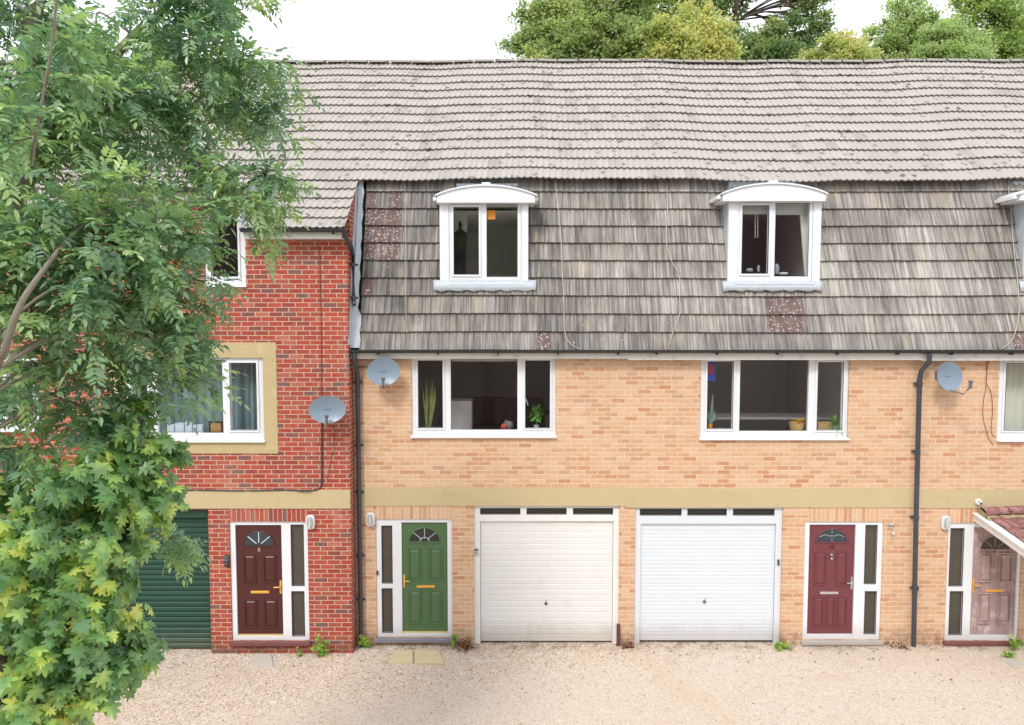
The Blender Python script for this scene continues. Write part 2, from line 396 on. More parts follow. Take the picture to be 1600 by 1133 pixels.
    t.col(c); t.rough(.93); t.p.inputs['Specular IOR Level'].default_value = .15
    t.bump(t.noise(g, 90, 4, .7), .35, .004); return t.m
M['tile_up'] = tile_mat('pale_weathered_roof_tile', 'upper')
M['tile_man'] = tile_mat('streaked_grey_roof_tile', 'mansard')
def leaf_mat(name, stops, pos_scale=1.2, tr=.35, yscale=.35, rough=.45, spec=.5):
    t = NT(name); g, x, y, z = t.xyz('pos'); rnd = t.attr('leaf_rnd')
    f = t.math('ADD', t.math('MULTIPLY', rnd, 1-yscale), t.math('MULTIPLY', t.step(t.noise(g, pos_scale, 3, .6), .3, .7), yscale))
    c = t.ramp(f, stops); t.col(c); t.rough(rough); t.p.inputs['Specular IOR Level'].default_value = spec
    trn = t.new('ShaderNodeBsdfTranslucent'); t.link(t.mix(1.0, c, (1.15,1.25,.8,1), 'MULTIPLY'), trn.inputs[0])
    mx = t.new('ShaderNodeMixShader'); mx.inputs[0].default_value = tr
    t.link(t.p.outputs[0], mx.inputs[1]); t.link(trn.outputs[0], mx.inputs[2]); t.link(mx.outputs[0], t.out.inputs[0]); return t.m
M['bark'] = plain('grey_bark', S(146,136,122,.8), .9, var=.25, scale=14, bump=.8, bscale=40, dirt=S(92,86,70,.8), dirtamt=.6)
M['barkdark'] = plain('brown_bark', S(84,70,58,.8), .9, var=.25, scale=10, bump=.8, bscale=30)
M['twig'] = plain('green_brown_twig', S(120,118,72,.8), .8, var=.2)
# ================================================================== terrace geometry
YR = -.30                                    # red house stands 30 cm forward
EAVE_R = (-.55, 6.87); BREAK = (.557, 7.90); RIDGE = (3.90, 11.02)
MAN_B = (-.12, 4.963); MAN_T = (.66, 7.93)
XB = [-12.3, -7.15, -2.615, 1.89, 6.64, 12.4]    # party walls
def undul(x, k=1.0):
    return k*(.022*np.sin(x*.75+.6)+.012*np.sin(x*2.1+1.9)+.006*np.sin(x*4.7))
def tiles(name, parent, x0, x1, pb, pt, n, mat, amp=.011, lift=.042, holes=(), und=1.0, patches=(), pitch=.104, xtrim=None, K=8, row0=0):
    d = np.array([pt[0]-pb[0], pt[1]-pb[1]]); L = np.linalg.norm(d); s = d/L; nn = np.array([-s[1], s[0]])
    g = L/n; tw = pitch*2; V = []; F = []; A = []; B = []; C = []; base = 0
    for k in range(n):
        off = (k % 2)*pitch*0
        i0 = math.floor((x0-off)/tw); i1 = math.ceil((x1-off)/tw)
        for i in range(i0, i1):
            a = max(x0, i*tw+off); b = min(x1, (i+1)*tw+off)
            if b-a < .01: continue
            rs = np.random.default_rng(abs((i+5000)*131+(k+row0)*7919))
            js = rs.normal(0, .0014); jl = rs.normal(0, .0006); tilt = rs.normal(0, .0008)
            xs = np.linspace(a-.0005, b+.0005, K+1); pr = amp*np.cos(2*np.pi*xs/pitch)+amp*.25*np.cos(4*np.pi*xs/pitch)
            w = undul(xs, und); wz = .018*np.sin(xs*.55+k*.13+2)*und
            rows = []
            for (ss, o) in ((k*g+js, lift-.019+jl), (k*g+js, lift+jl), (min((k+1)*g+.03, L), .004)):
                q = ss+wz; oo = o+pr+w+tilt*(xs-a)/.2
                rows.append(np.stack([xs, pb[0]+s[0]*q+nn[0]*oo, pb[1]+s[1]*q+nn[1]*oo], 1))
            V.append(np.concatenate(rows)); cx = (xs[1:]+xs[:-1])/2
            zc = pb[1]+s[1]*(k+.5)*g; rr = rs.random()
            pp = 1.0 if any(p[0] <= (a+b)/2 <= p[1] and p[2] <= zc <= p[3] and rs.random() < p[4] for p in patches) else 0.0
            for r in range(2):
                for j in range(K):
                    if any(h[0] < cx[j] < h[1] and h[2] < zc+(r-1)*g*0 and zc < h[3] for h in holes): continue
                    if xtrim and xtrim(cx[j], zc): continue
                    F.append((base+r*(K+1)+j, base+r*(K+1)+j+1, base+(r+1)*(K+1)+j+1, base+(r+1)*(K+1)+j))
                    A.append(rr); B.append(float(k+row0)); C.append(pp)
            base += 3*(K+1)
    return mesh_np(name, np.concatenate(V), F, mat, parent, {'tile_rnd': A, 'tile_row': B, 'tile_patch': C})
def felt(parent, x0, x1, pb, pt, holes=()):
    d = Vector((0, pt[0]-pb[0], pt[1]-pb[1])); nrm = Vector((0, -d.z, d.y)).normalized()*-.035
    zs = sorted(set([pb[1], pt[1]]+[z for h in holes for z in h[2:]])); xs = sorted(set([x0, x1]+[x for h in holes for x in h[:2]]))
    m = MB()
    for i in range(len(xs)-1):
        for k in range(len(zs)-1):
            cx = (xs[i]+xs[i+1])/2; cz = (zs[k]+zs[k+1])/2
            if any(h[0] < cx < h[1] and h[2] < cz < h[3] for h in holes): continue
            P = lambda x, z: (x, pb[0]+d.y*(z-pb[1])/d.z+nrm.y, z+nrm.z)
            m.add([P(xs[i],zs[k]), P(xs[i+1],zs[k]), P(xs[i+1],zs[k+1]), P(xs[i],zs[k+1])], [(0,1,2,3)])
    return m.build('roof_underlay', M['underlay'], parent)
def shell(parent, x0, x1, Yf, wallmat):
    m = MB()                                  # rear wall and party walls of the house
    m.box(x0+.01, x1-.01, 8.2, 8.4, 0, 6.9)
    m.build('rear_wall', wallmat, parent)
    m = MB(); m.prismx([(Yf+.27,0),(8.19,0),(8.19,6.9),(RIDGE[0],RIDGE[1]-.12),(BREAK[0]+.15,BREAK[1]-.1),(BREAK[0]+.15,4.9),(Yf+.27,4.85)], x0+.005, x0+.08)
    m.build('party_wall', M['underlay'], parent)
    m = MB(); m.add([(x0,RIDGE[0],RIDGE[1]),(x1,RIDGE[0],RIDGE[1]),(x1,8.6,6.75),(x0,8.6,6.75)], [(0,1,2,3)])
    m.build('rear_roof', M['tile_up'], parent)
def ridge(parent, x0, x1):
    m = MB(); x = x0
    while x < x1-.01:
        b = min(x+.45, x1); pts = []
        for e, (xx, r) in enumerate(((x, .122), (b-.02, .112))):
            w = float(undul(np.array([xx]))[0])*.6
            pts.append([(xx, RIDGE[0]+r*math.sin(t), RIDGE[1]-.015+w+r*.62*math.cos(t)) for t in np.linspace(-1.65, 1.65, 9)])
        m.add(pts[0]+pts[1], [(i, i+1, i+10, i+9) for i in range(8)]); x += .45
    return m.build('ridge_tiles', M['tile_up'], parent)
def gutter(parent, x0, x1, y, z, r=.055):
    m = MB(); n = 10; pts = []
    prof = [(y+r*math.cos(t), z-r*math.sin(t)) for t in np.linspace(0, math.pi, n)]
    prof += [(y-(r-.006)*math.cos(t), z-(r-.006)*math.sin(t)) for t in np.linspace(0, math.pi, n)]
    m.prismx(prof, x0, x1); o = m.build('gutter', M['black'], parent)
    bx = x0+.45
    while bx < x1-.1:
        b = MB(); b.prismx([(y+(r+.008)*math.cos(t), z-(r+.012)*math.sin(t)) for t in np.linspace(0, math.pi, n)]+[(y+.09, z+.0), (y+.09,z-.05)], bx, bx+.03) if False else b.tube([(bx, y+(r+.006)*math.cos(t), z-(r+.006)*math.sin(t)) for t in np.linspace(0, math.pi, 9)], .009, 6)
        b.box(bx-.014, bx+.014, y-.02, y+r+.02, z-r-.026, z-r-.002)
        b.build('gutter_bracket', M['black'], o); bx += .97
    return o
def pane(parent, r, y, mat=None, name='pane'):
    m = MB(); m.add([(r[0]-.004,y,r[2]-.004),(r[1]+.004,y,r[2]-.004),(r[1]+.004,y,r[3]+.004),(r[0]-.004,y,r[3]+.004)], [(0,1,2,3)])
    return m.build(name, mat or M['glass'], parent)
def ring(m, r, w, y0, y1):                    # four bars round a rectangle
    a, b, c, d = r
    m.box(a-w, b+w, y0, y1, c-w, c); m.box(a-w, b+w, y0, y1, d, d+w)
    m.box(a-w, a, y0, y1, c, d); m.box(b, b+w, y0, y1, c, d)
def window(house, outer, glasses, Y, mat='upvc', sill=True, handles=(), sash=(0, 2)):
    """outer and glass rectangles in metres; glass i in `sash` opens and has its own raised frame"""
    m = MB(); m.plate(outer[0], outer[1], outer[2], outer[3], glasses, Y+.03, Y+.10)
    fr = m.build('window', M[mat], house, bevel=.004)
    for i, g in enumerate(glasses):
        if i in sash:
            s = MB(); ring(s, g, .034, Y+.014, Y+.0295); so = s.build('sash_frame', M[mat], fr, bevel=.004)
            gk = MB(); ring(gk, (g[0]+.006, g[1]-.006, g[2]+.006, g[3]-.006), .008, Y+.0125, Y+.02); gk.build('glazing_gasket', M['black'], fr)
        pane(fr, g, Y+.06)
    for hx, hz in handles:
        h = MB(); h.box(hx-.008, hx+.008, Y+.085, Y+.10, hz-.03, hz+.03); h.tube([(hx,Y+.09,hz),(hx+.02,Y+.11,hz-.05),(hx+.03,Y+.11,hz-.09)], .008, 6)
        h.build('handle', M['upvc'], fr)
    if sill:
        s = MB(); s.prismx([(Y+.05, outer[2]-.03),(Y-.05, outer[2]-.03),(Y-.05, outer[2]-.008),(Y+.028, outer[2]+.012),(Y+.05, outer[2]+.012)], outer[0]-.015, outer[1]+.015)
        s.build('window_sill', M[mat], fr, bevel=.003)
    return fr
def room(house, x0, x1, z0, z1, y0, y1, mat='wallroom'):
    m = MB(); m.inbox(x0, x1, y0, y1, z0, z1); return m.build('room', M[mat], house)
def text_mesh(s, size, thick=.004):
    cu = bpy.data.curves.new('number', 'FONT'); cu.body = s; cu.size = size; cu.extrude = thick; cu.align_x = 'CENTER'; cu.align_y = 'CENTER'
    o = bpy.data.objects.new('number', cu); COL.objects.link(o); dg = bpy.context.evaluated_depsgraph_get()
    me = bpy.data.meshes.new_from_object(o.evaluated_get(dg)); bpy.data.objects.remove(o); return me
def number_on(parent, s, x, y, z, size, mat):
    me = text_mesh(s, size); o = bpy.data.objects.new('house_number', me); COL.objects.link(o); me.materials.clear(); me.materials.append(M[mat])
    o.parent = parent; o.location = Vector((x, y, z))-origin_of(parent); o.rotation_euler = (R(90), 0, 0); return o
def panel(m, r, y, k=1.35):
    """raised and fielded door panel, mitred moulding round a bevelled field"""
    a, b, c, d = r
    def lay(i, yy): return [(a+i,yy,c+i),(b-i,yy,c+i),(b-i,yy,d-i),(a+i,yy,d-i)]
    L = [lay(0, y), lay(.006, y-.012*k), lay(.016, y-.012*k), lay(.024, y-.001), lay(.034, y-.001), lay(.052, y-.010*k)]
    vs = [p for l in L for p in l]; fs = []
    for i in range(len(L)-1):
        for k in range(4): fs.append((i*4+k, i*4+(k+1)%4, i*4+4+(k+1)%4, i*4+4+k))
    fs.append(tuple(20+k for k in range(4))); m.add(vs, fs)
def door_unit(house, outer, leaf, sides, Y, style):
    m = MB(); m.plate(outer[0], outer[1], outer[2], outer[3], [leaf]+sides, Y+.02, Y+.10)
    fr = m.build('door_frame', M['upvc'], house, bevel=.004)
    for s in sides:
        gk = MB(); ring(gk, (s[0]+.005, s[1]-.005, s[2]+.005, s[3]-.005), .007, Y+.0165, Y+.03); gk.build('glazing_gasket', M['black'], fr)
        pane(fr, s, Y+.05, M[style.get('side', 'obscure')], 'side_light')
    a, b, c, d = leaf; w = b-a; h = d-c; yl = Y+.045
    m = MB(); m.box(a+.004, b-.004, yl, yl+.045, c+.028, d-.004)
    px = lambda f: a+w*f; pz = lambda f: c+h*f
    for (l, r_, lo, hi) in style['panels']: panel(m, (px(l), px(r_), pz(lo), pz(hi)), yl, style.get('pd', 1.35))
    leafo = m.build('front_door', M[style['mat']], house)
    t = MB(); t.box(a+.003, b-.003, yl-.012, yl+.03, c+.002, c+.026); t.build('threshold', M[style.get('strip', 'gold_strip')], fr)
    # fanlight
    fx = px(.5); fz = pz(style['fan'][0]); rx = w*style['fan'][1]; rz = h*style['fan'][2]
    arc = [(fx+rx*math.cos(t), fz+rz*math.sin(t)) for t in np.linspace(0, math.pi, 25)]
    g = MB(); g.prism(arc, yl-.003, yl+.002); fan = g.build('fanlight', M[style.get('fanglass', 'darkglass')], leafo)
    tr = MB(); tm = M[style.get('trim', style['mat'])]
    tr.tube([(p[0], yl-.004, p[1]) for p in arc], .011, 6)
    tr.box(fx-rx-.012, fx+rx+.012, yl-.016, yl, fz-.02, fz+.0)
    tr.build('fanlight_frame', tm, leafo)
    bars = MB()
    if style.get('bars') == 'sun':
        for an in (42, 90, 138): bars.tube([(fx+.22*rx*math.cos(R(an)), yl-.006, fz+.2*rz*math.sin(R(an))), (fx+rx*.97*math.cos(R(an)), yl-.006, fz+rz*.97*math.sin(R(an)))], .007, 6)
        if style.get('hub'): bars.tube([(fx+.3*rx*math.cos(t), yl-.006, fz+.3*rz*math.sin(t)) for t in np.linspace(0, math.pi, 9)], .007, 6)
        bars.build('fanlight_bars', M[style.get('barmat', 'upvc')], leafo)
    elif style.get('bars') == 'lead':
        bars.tube([(fx-rx*.8, yl-.006, fz+rz*.38),(fx-rx*.45, yl-.006, fz+rz*.55),(fx-.1*rx, yl-.006, fz+rz*.42),(fx, yl-.006, fz+rz*.5),(fx+rx*.1, yl-.006, fz+rz*.42),(fx+rx*.45, yl-.006, fz+rz*.55),(fx+rx*.8, yl-.006, fz+rz*.38)], .004, 5)
        bars.tube([(fx, yl-.006, fz),(fx, yl-.006, fz+rz*.35)], .003, 5); bars.tube([(fx, yl-.006, fz+rz*.65),(fx, yl-.006, fz+rz)], .003, 5)
        bars.build('fanlight_bars', M['lead'], leafo)
    # letter plate
    lz = pz(style['letter']); lw = w*.20; L = MB(); L.box(px(style.get('lx', .5))-lw, px(style.get('lx', .5))+lw, yl-.012, yl, lz-.022, lz+.022)
    L.box(px(style.get('lx', .5))-lw*.86, px(style.get('lx', .5))+lw*.86, yl-.017, yl-.012, lz-.014, lz+.014)
    L.build('letterbox', M[style['metal']], leafo, bevel=.003)
    # lever handle on its back plate
    right = style['hand'] == 'r'; hx = px(.955) if right else px(.045); hz = pz(style.get('hz', .485)); sg = -1 if right else 1
    H = MB(); H.box(hx-.016, hx+.016, yl-.012, yl, hz-.11, hz+.11)
    H.tube([(hx, yl-.01, hz+.015),(hx, yl-.05, hz+.015),(hx+sg*.02, yl-.055, hz+.015),(hx+sg*.10, yl-.052, hz+.01)], .0105, 8); H.lathe([(.012, 0), (.012, .016)], (hx, yl-.012, hz-.05), 10, 'y')
    H.build('handle', M[style['metal']], leafo, bevel=.002)
    number_on(leafo, style['no'][0], fx, yl-.004, pz(style['no'][1]), style['no'][2], style['no'][3])
    if style.get('knocker'):
        K = MB(); kz = pz(style['knocker']); K.lathe([(.022, 0), (.026, .008), (.02, .018), (.004, .022)], (fx, yl, kz+.035), 14, 'y')
        K.tube([(fx, yl-.02, kz+.03),(fx-.022, yl-.026, kz),(fx-.012, yl-.03, kz-.03),(fx+.012, yl-.03, kz-.03),(fx+.022, yl-.026, kz),(fx, yl-.02, kz+.03)], .007, 6)
        K.lathe([(.017, 0), (.019, .01), (.01, .02)], (fx, yl-.012, kz-.03), 12, 'y'); K.build('knocker', M['chrome'], leafo, smooth=True)
    s = MB(); s.box(outer[0]-.03, outer[1]+.03, Y-.07, Y+.06, outer[2]-style.get('sh', .065), outer[2]-.002)
    s.build('door_step', M[style['step']], fr, bevel=.008)
    return fr
def garage(house, outer, door, transoms, Y, mat, ribs, rib_d=.006, roller=False, handle=None, frame='upvc_old', panel_split=None):
    fr = None
    if not roller:
        m = MB(); m.plate(outer[0], outer[1], outer[2], outer[3], transoms+[(door[0], door[1], outer[2]-1, door[3])], Y+.035, Y+.10)
        fr = m.build('garage_frame', M[frame], house, bevel=.004)
        for t in transoms:
            g = MB(); ring(g, (t[0]+.005, t[1]-.005, t[2]+.005, t[3]-.005), .007, Y+.031, Y+.045); g.build('glazing_gasket', M['black'], fr)
            pane(fr, t, Y+.07, M['darkglass'], 'transom_pane')
    a, b, c, d = door; y = Y+(.14 if roller else .075); prof = []; n = max(2, round((d-c)/ribs)); p = (d-c)/n
    for i in range(n):
        z0 = c+i*p
        if roller: prof += [(y, z0), (y-.004, z0+p*.08), (y-.016, z0+p*.3), (y-.018, z0+p*.55), (y-.012, z0+p*.85), (y, z0+p*.97)]
        else: prof += [(y, z0), (y-rib_d, z0+p*.14), (y-rib_d, z0+p*.86), (y, z0+p*.98)]
    prof.append((y, d)); m = MB(); full = prof+[(y+.03, d), (y+.03, c)]
    m.prismx(full, a+.006, b-.006)
    dr = m.build('garage_door', M[mat], house)
    if roller:
        g = MB(); g.box(a-.001, a+.05, Y+.08, Y+.16, c, d); g.box(b-.05, b+.001, Y+.08, Y+.16, c, d); g.box(a+.051, b-.051, Y+.07, Y+.12, d-.16, d); g.build('guide_rail', M[mat], dr)
    else:
        e = MB(); e.box(a+.006, a+.03, y-.012, y, c, d); e.box(b-.03, b-.006, y-.012, y, c, d); e.box(a+.031, b-.031, y-.012, y, d-.03, d-.002); e.box(a+.031, b-.031, y-.012, y, c, c+.03)
        e.build('door_edge', M[mat], dr)
    if handle:
        hx, hz = handle; h = MB(); h.lathe([(.026, 0), (.026, .01), (.018, .014)], (hx, y-rib_d, hz), 14, 'y'); h.tube([(hx, y-.02, hz+.0),(hx, y-.045, hz+.02),(hx, y-.045, hz+.075)], .009, 6)
        h.lathe([(.012, 0), (.012, .03)], (hx, y-.01, hz), 10, 'y'); h.build('handle', M['dishdark'], dr)
    return fr
def dormer(house, canopy, post, glasses, Y, flash, interior=None):
    """canopy (x0,x1,zbottom,zarch_end,ztop); post rectangle; bow-topped canopy over a two-light window"""
    x0, x1, z0, z1, zt = canopy; a, b, c, d = post
    cheek = MB()
    def sy(z): return MAN_B[0]+(MAN_T[0]-MAN_B[0])*(z-MAN_B[1])/(MAN_T[1]-MAN_B[1])
    for (u, v) in ((a, a+.02), (b-.02, b)):
        cheek = MB(); cheek.prismx([(Y+.02, c), (Y+.02, z0+.05), (sy(z0+.05)+.1, z0+.05), (sy(c)+.04, c)], u, v)
        if u == a: dm = cheek.build('dormer', M['lead'], house)
        else: cheek.build('dormer_cheek', M['lead'], dm)
    fa, fb = glasses[0][0]-.075, glasses[1][1]+.06
    p = MB(); p.box(a-.004, fa-.004, Y-.015, Y+.05, c+.02, z0+.03); p.build('corner_board', M['upvc'], dm, bevel=.003); p = MB(); p.box(fb+.004, b+.004, Y-.015, Y+.05, c+.02, z0+.03); p.build('corner_board', M['upvc'], dm, bevel=.003)
    m = MB(); m.plate(fa, fb, c, z0+.02, glasses, Y, Y+.07); fr = m.build('window_frame', M['upvc'], dm, bevel=.004)
    s = MB(); ring(s, glasses[0], .036, Y-.016, Y-.0005); s.build('sash_frame', M['upvc'], dm, bevel=.004)
    for i, g in enumerate(glasses):
        k = MB(); ring(k, (g[0]+.005, g[1]-.005, g[2]+.005, g[3]-.005), .007, Y-(.0175 if i == 0 else .002), Y+.01); k.build('glazing_gasket', M['black'], dm)
        pane(dm, g, Y+.03)
    s = MB(); s.box(fa-.03, fb+.03, Y-.04, Y+.02, c-.02, c+.0); s.build('window_sill', M['upvc'], dm, bevel=.003)
    n = 18; arch = []
    for i in range(n+1):
        t = i/n; arch.append((x0+(x1-x0)*t, z1+(zt-z1)*(1-(2*t-1)**2)**.9))
    m = MB(); m.prism([(x0+.03, z0), (x1-.03, z0)]+[(max(min(q[0], x1-.03), x0+.03), q[1]-.012) for q in arch[::-1]], Y-.12, Y+.7)
    m.build('canopy', M['upvc'], dm)
    m = MB(); m.prism([(q[0]+(.0), q[1]-.012) for q in arch]+[(q[0], q[1]+.012) for q in arch[::-1]], Y-.145, Y+.72)
    m.build('canopy_roof', M['upvc'], dm)
    m = MB(); m.box(x0-.045, x0+.025, Y-.06, Y+.5, z1-.07, z1-.015); m.build('canopy_gutter', M['upvc_old'], dm, bevel=.004); m = MB(); m.box(x1-.025, x1+.02, Y-.06, Y+.5, z1-.07, z1-.015); m.build('canopy_gutter', M['upvc_old'], dm, bevel=.004)
    cx = (x0+x1)/2; m = MB(); m.box(cx-.07, cx+.07, Y-.11, Y+.3, zt+.02, zt+.05); m.build('ridge_clip', M['upvc'], dm, bevel=.008)
    m = MB(); m.box(x0+.3, x1-.3, sy(zt)-.02, sy(zt)+.03, zt-.02, zt+.14); m.build('back_flashing', M['lead'], dm)
    # lead apron lying on the tiles below the window
    f0, f1, fz0, fz1 = flash; nx = 26; vs = []; fs = []
    for i in range(nx+1):
        x = f0+(f1-f0)*i/nx; e = .012*math.sin(x*23)+.006*math.sin(x*61)
        for k, z in enumerate((fz1, (fz0+fz1)/2, fz0+e)):
            vs.append((x, min(sy(z)-.078-.004*math.sin(x*31+k*2), 9), z))
    for i in range(nx):
        for k in range(2): fs.append((i*3+k, i*3+k+1, i*3+4+k, i*3+3+k))
    m = MB(); m.add(vs, fs); ap = m.build('lead_apron', M['lead'], dm, smooth=True)
    so = ap.modifiers.new('t', 'SOLIDIFY'); so.thickness = .006
    rx0, rx1 = a+.03, b-.03
    room(dm, rx0, rx1, c-.02, z0+.02, Y+.075, Y+3.0, interior or 'wallroom')
    return dm
def drainpipe(path, rad, clips, label, group, mat='pipe'):
    m = MB(); m.tube(path, rad, 12); o = m.build('drainpipe', M[mat], None, smooth=True); tag(o, label, 'drainpipe', group)
    for cxyz in clips:
        k = MB(); x, y, z = cxyz; k.lathe([(rad+.011, -.028), (rad+.011, .028)], (x, y, z), 14); k.box(x-.075, x+.075, y+rad-.004, y+rad+.012, z-.016, z+.016); k.build('pipe_clip', M[mat], o, bevel=.003)
    return o
# ------------------------------------------------------------------ yellow houses
def yellow_house(x0, x1, label, holes, band_px=(761, 790.5), fascia_px=(552, 560.5), dormers=(), patches=(), right_pad=0):
    h = thing('terraced_house', label, 'house', ((x0+x1)/2, 0, 0), 'yellow brick houses in the terrace')
    m = MB(); m.plate(x0, x1, -.15, 4.9, holes, 0, .25); m.build('front_wall', M['ybrick'], h)
    bz0, bz1 = W(0, band_px[1], 0)[1], W(0, band_px[0], 0)[1]
    m = MB(); m.box(x0+.0, x1-.001, -.012, .02, bz0, bz1); m.build('concrete_band', M['band'], h)
    shell(h, x0, x1, 0, M['ybrick'])
    fz0, fz1 = W(0, fascia_px[1], -.14)[1], W(0, fascia_px[0]-3, -.14)[1]
    m = MB(); m.box(x0, x1, -.145, -.12, fz0, fz1); m.box(x0, x1, -.1199, .2, fz0+.012, fz0+.022); m.build('fascia', M['fascia'], h)
    gutter(h, x0, x1, -.205, W(0, 546.5, -.2)[1])
    dh = [(d[0], d[1], d[2], d[3]) for d in dormers]
    tiles('mansard_roof', h, x0+(.14 if x0 < -2 else 0), x1, MAN_B, MAN_T, 10, M['tile_man'], .008, .047, dh, .5, patches)
    felt(h, x0, x1, MAN_B, MAN_T, dh)
    tiles('upper_roof', h, x0, x1, (BREAK[0]-.11, BREAK[1]-.10), RIDGE, 14, M['tile_up'], row0=30)
    felt(h, x0, x1, BREAK, RIDGE)
    ridge(h, x0, x1)
    return h
def pr(l, t, r, b, Y=0): return rect(l, t, r, b, Y)
def soldier(h, l, t, r, b, Y, mat):
    q = pr(l, t, r, b, Y); m = MB(); m.plate(q[0], q[1], q[2], q[3], [], Y-.003, Y+.01); m.build('brick_lintel', M[mat], h)
# ---- the house with the green door
wA = pr(643, 559, 868.3, 681); dA = pr(588, 811, 706.5, 996); gA = pr(740.5, 790.5, 967.5, 1012)
doA = (687.6, 318, 825, 443)
dq = pr(690, 322, 822, 441, .12)
patA = [(-2.6, -1.95, 6.3, 7.6, .85), (-2.6, -2.2, 5.9, 6.5, .5), (.42, .62, 4.95, 5.3, 1), (2.6, 2.7, 7.3, 7.5, .4)]
h9 = yellow_house(XB[2], XB[3], 'yellow brick terraced house with the green front door and cream garage', [wA, dA, gA], dormers=[dq], patches=patA)
window(h9, wA, [pr(653.4, 563.5, 691.7, 668.5, .03), pr(704.2, 560.5, 808.5, 672, .03), pr(820.7, 563.5, 859, 669, .03)], 0, handles=[(W(690, 0, 0)[0]-.02, W(0, 620, .1)[1]), (W(822, 0, 0)[0]+.01, W(0, 625, .1)[1])])
b = MB(); q = pr(704.2, 560.5, 808.5, 565, .1); b.box(q[0], q[1], .14, .16, q[2], q[3]); b.build('roller_blind', M['blind'], h9)
room(h9, wA[0]-.5, wA[1]+.6, wA[2]-.75, wA[3]+.15, .26, 4.0)
SGREEN = dict(mat='door_green', panels=[(.14,.43,.475,.765),(.59,.88,.475,.765),(.14,.43,.075,.385),(.59,.88,.075,.385)], fan=(.828,.34,.122), letter=.42, lx=.52, metal='brass', hand='l', hz=.47,
   no=('9', .795, .085, 'number_brass'), bars='sun', hub=True, barmat='lead', step='step_grey')
door_unit(h9, dA, pr(628, 816.5, 699.3, 989.5, .02), [pr(596.5, 821.5, 613, 911.5, .02), pr(597, 919.5, 613.5, 988.5, .02)], 0, SGREEN)
soldier(h9, 588, 791, 706, 811, 0, 'ysold')
garage(h9, gA, pr(750.5, 814, 957.5, 1001.5, .06), [pr(750.5, 794.2, 812.8, 803.6, .035), pr(823, 794.2, 885, 803.6, .035), pr(895.5, 794.2, 957.6, 803.6, .035)], 0, 'garage1', .098, .0035, handle=(W(853, 943, .07)[0], W(853, 943, .07)[1]))
cz = lambda py: W(0, py, .12)[1]
def dormer_px(h, cl, cr, py_bot, py_end, py_top, post, gl, flash, interior=None):
    Y = .12; c0 = W(cl, py_bot, Y-.12)[0]; c1 = W(cr, py_bot, Y-.12)[0]
    zz = lambda p: W(0, p, Y-.12)[1]
    po = rect(*post, Y)
    return dormer(h, (c0, c1, zz(py_bot), zz(py_end), zz(py_top)), po, [rect(*g, Y) for g in gl], Y, rect(*flash, .08), interior)
dormer_px(h9, 680, 839, 316.5, 305.5, 289.5, (687.6, 316, 825, 443), [(709, 324, 748, 429), (760.5, 319.5, 808.5, 432.6)], (677, 437.5, 838, 454.5))
# step flashing beside the red house
fl = MB(); vs = []; N = 22
for i in range(N+1):
    t = i/N; z = MAN_B[1]+.05+(MAN_T[1]-MAN_B[1]-.1)*t; yy = MAN_B[0]+(MAN_T[0]-MAN_B[0])*(z-MAN_B[1])/(MAN_T[1]-MAN_B[1])
    wv = .10+(.05 if t < .22 else 0)+.012*math.sin(i*2.3)
    vs += [(XB[2]-(.07 if t < .2 else 0)+.012+.008*math.sin(i*5), yy-.075-(.02 if t < .22 else 0), z), (XB[2]+.02, yy-.085, z), (XB[2]+wv, yy-.055, z)]
fl.add(vs, [(i*3+k, i*3+k+1, i*3+k+4, i*3+k+3) for i in range(N) for k in range(2)])
o = fl.build('side_flashing', M['lead'], h9); o.modifiers.new('t', 'SOLIDIFY').thickness = .006
# ---- the house with the burgundy door
wB = pr(1094.6, 561, 1326, 684.5); dB = pr(1255.8, 815, 1378, 1000); gB = pr(991.6, 792.5, 1221.5, 1012)
dqB = pr(1141, 320, 1278, 441, .12)
patB = [(4.2, 4.85, 5.2, 5.9, .75), (3.02, 3.2, 4.95, 5.3, 1)]
h10 = yellow_house(XB[3], XB[4], 'yellow brick terraced house with the burgundy front door and bluish white garage', [wB, dB, gB], (762.5, 793), (554, 562.5), [dqB], patB)
window(h10, wB, [pr(1104.8, 565, 1145.2, 670, .03), pr(1156, 562.3, 1263.5, 674, .03), pr(1276.6, 566, 1316.5, 672, .03)], 0)
room(h10, wB[0]-.5, wB[1]+.6, wB[2]-.75, wB[3]+.15, .26, 4.0)
SBURG = dict(mat='door_burg', panels=[(.14,.40,.45,.755),(.60,.86,.45,.755),(.13,.37,.07,.35),(.42,.62,.07,.35),(.66,.88,.07,.35)], fan=(.845,.335,.115), letter=.385, lx=.47, metal='chrome', hand='r', hz=.475,
   no=('10', .795, .085, 'number_black'), bars='lead', fanglass='leaded', knocker=.71, step='step_pale', side='obscure', strip='upvc')
door_unit(h10, dB, pr(1263, 820, 1334.8, 993.5, .02), [pr(1351.2, 820.5, 1369.8, 912.5, .02), pr(1350.5, 924, 1368.8, 990.7, .02)], 0, SBURG)
soldier(h10, 1266, 794, 1380, 815, 0, 'ysold')
garage(h10, gB, pr(1000, 818, 1209.8, 1000.5, .06), [pr(1000, 795.2, 1064.6, 805.2, .035), pr(1074.3, 795.2, 1135.2, 805.2, .035), pr(1145.6, 795.2, 1210, 805.2, .035)], 0, 'garage2', .064, .0045, handle=(W(1100.5, 940, .07)[0], W(1100, 940, .07)[1]), frame='garage2')
dB_ = dormer_px(h10, 1126.5, 1293, 314, 303, 286.5, (1138, 316, 1281.5, 442), [(1159, 321.3, 1200.5, 427.6), (1211, 317.5, 1263.5, 431.7)], (1129.5, 439.5, 1285, 454.5), 'roomdark')
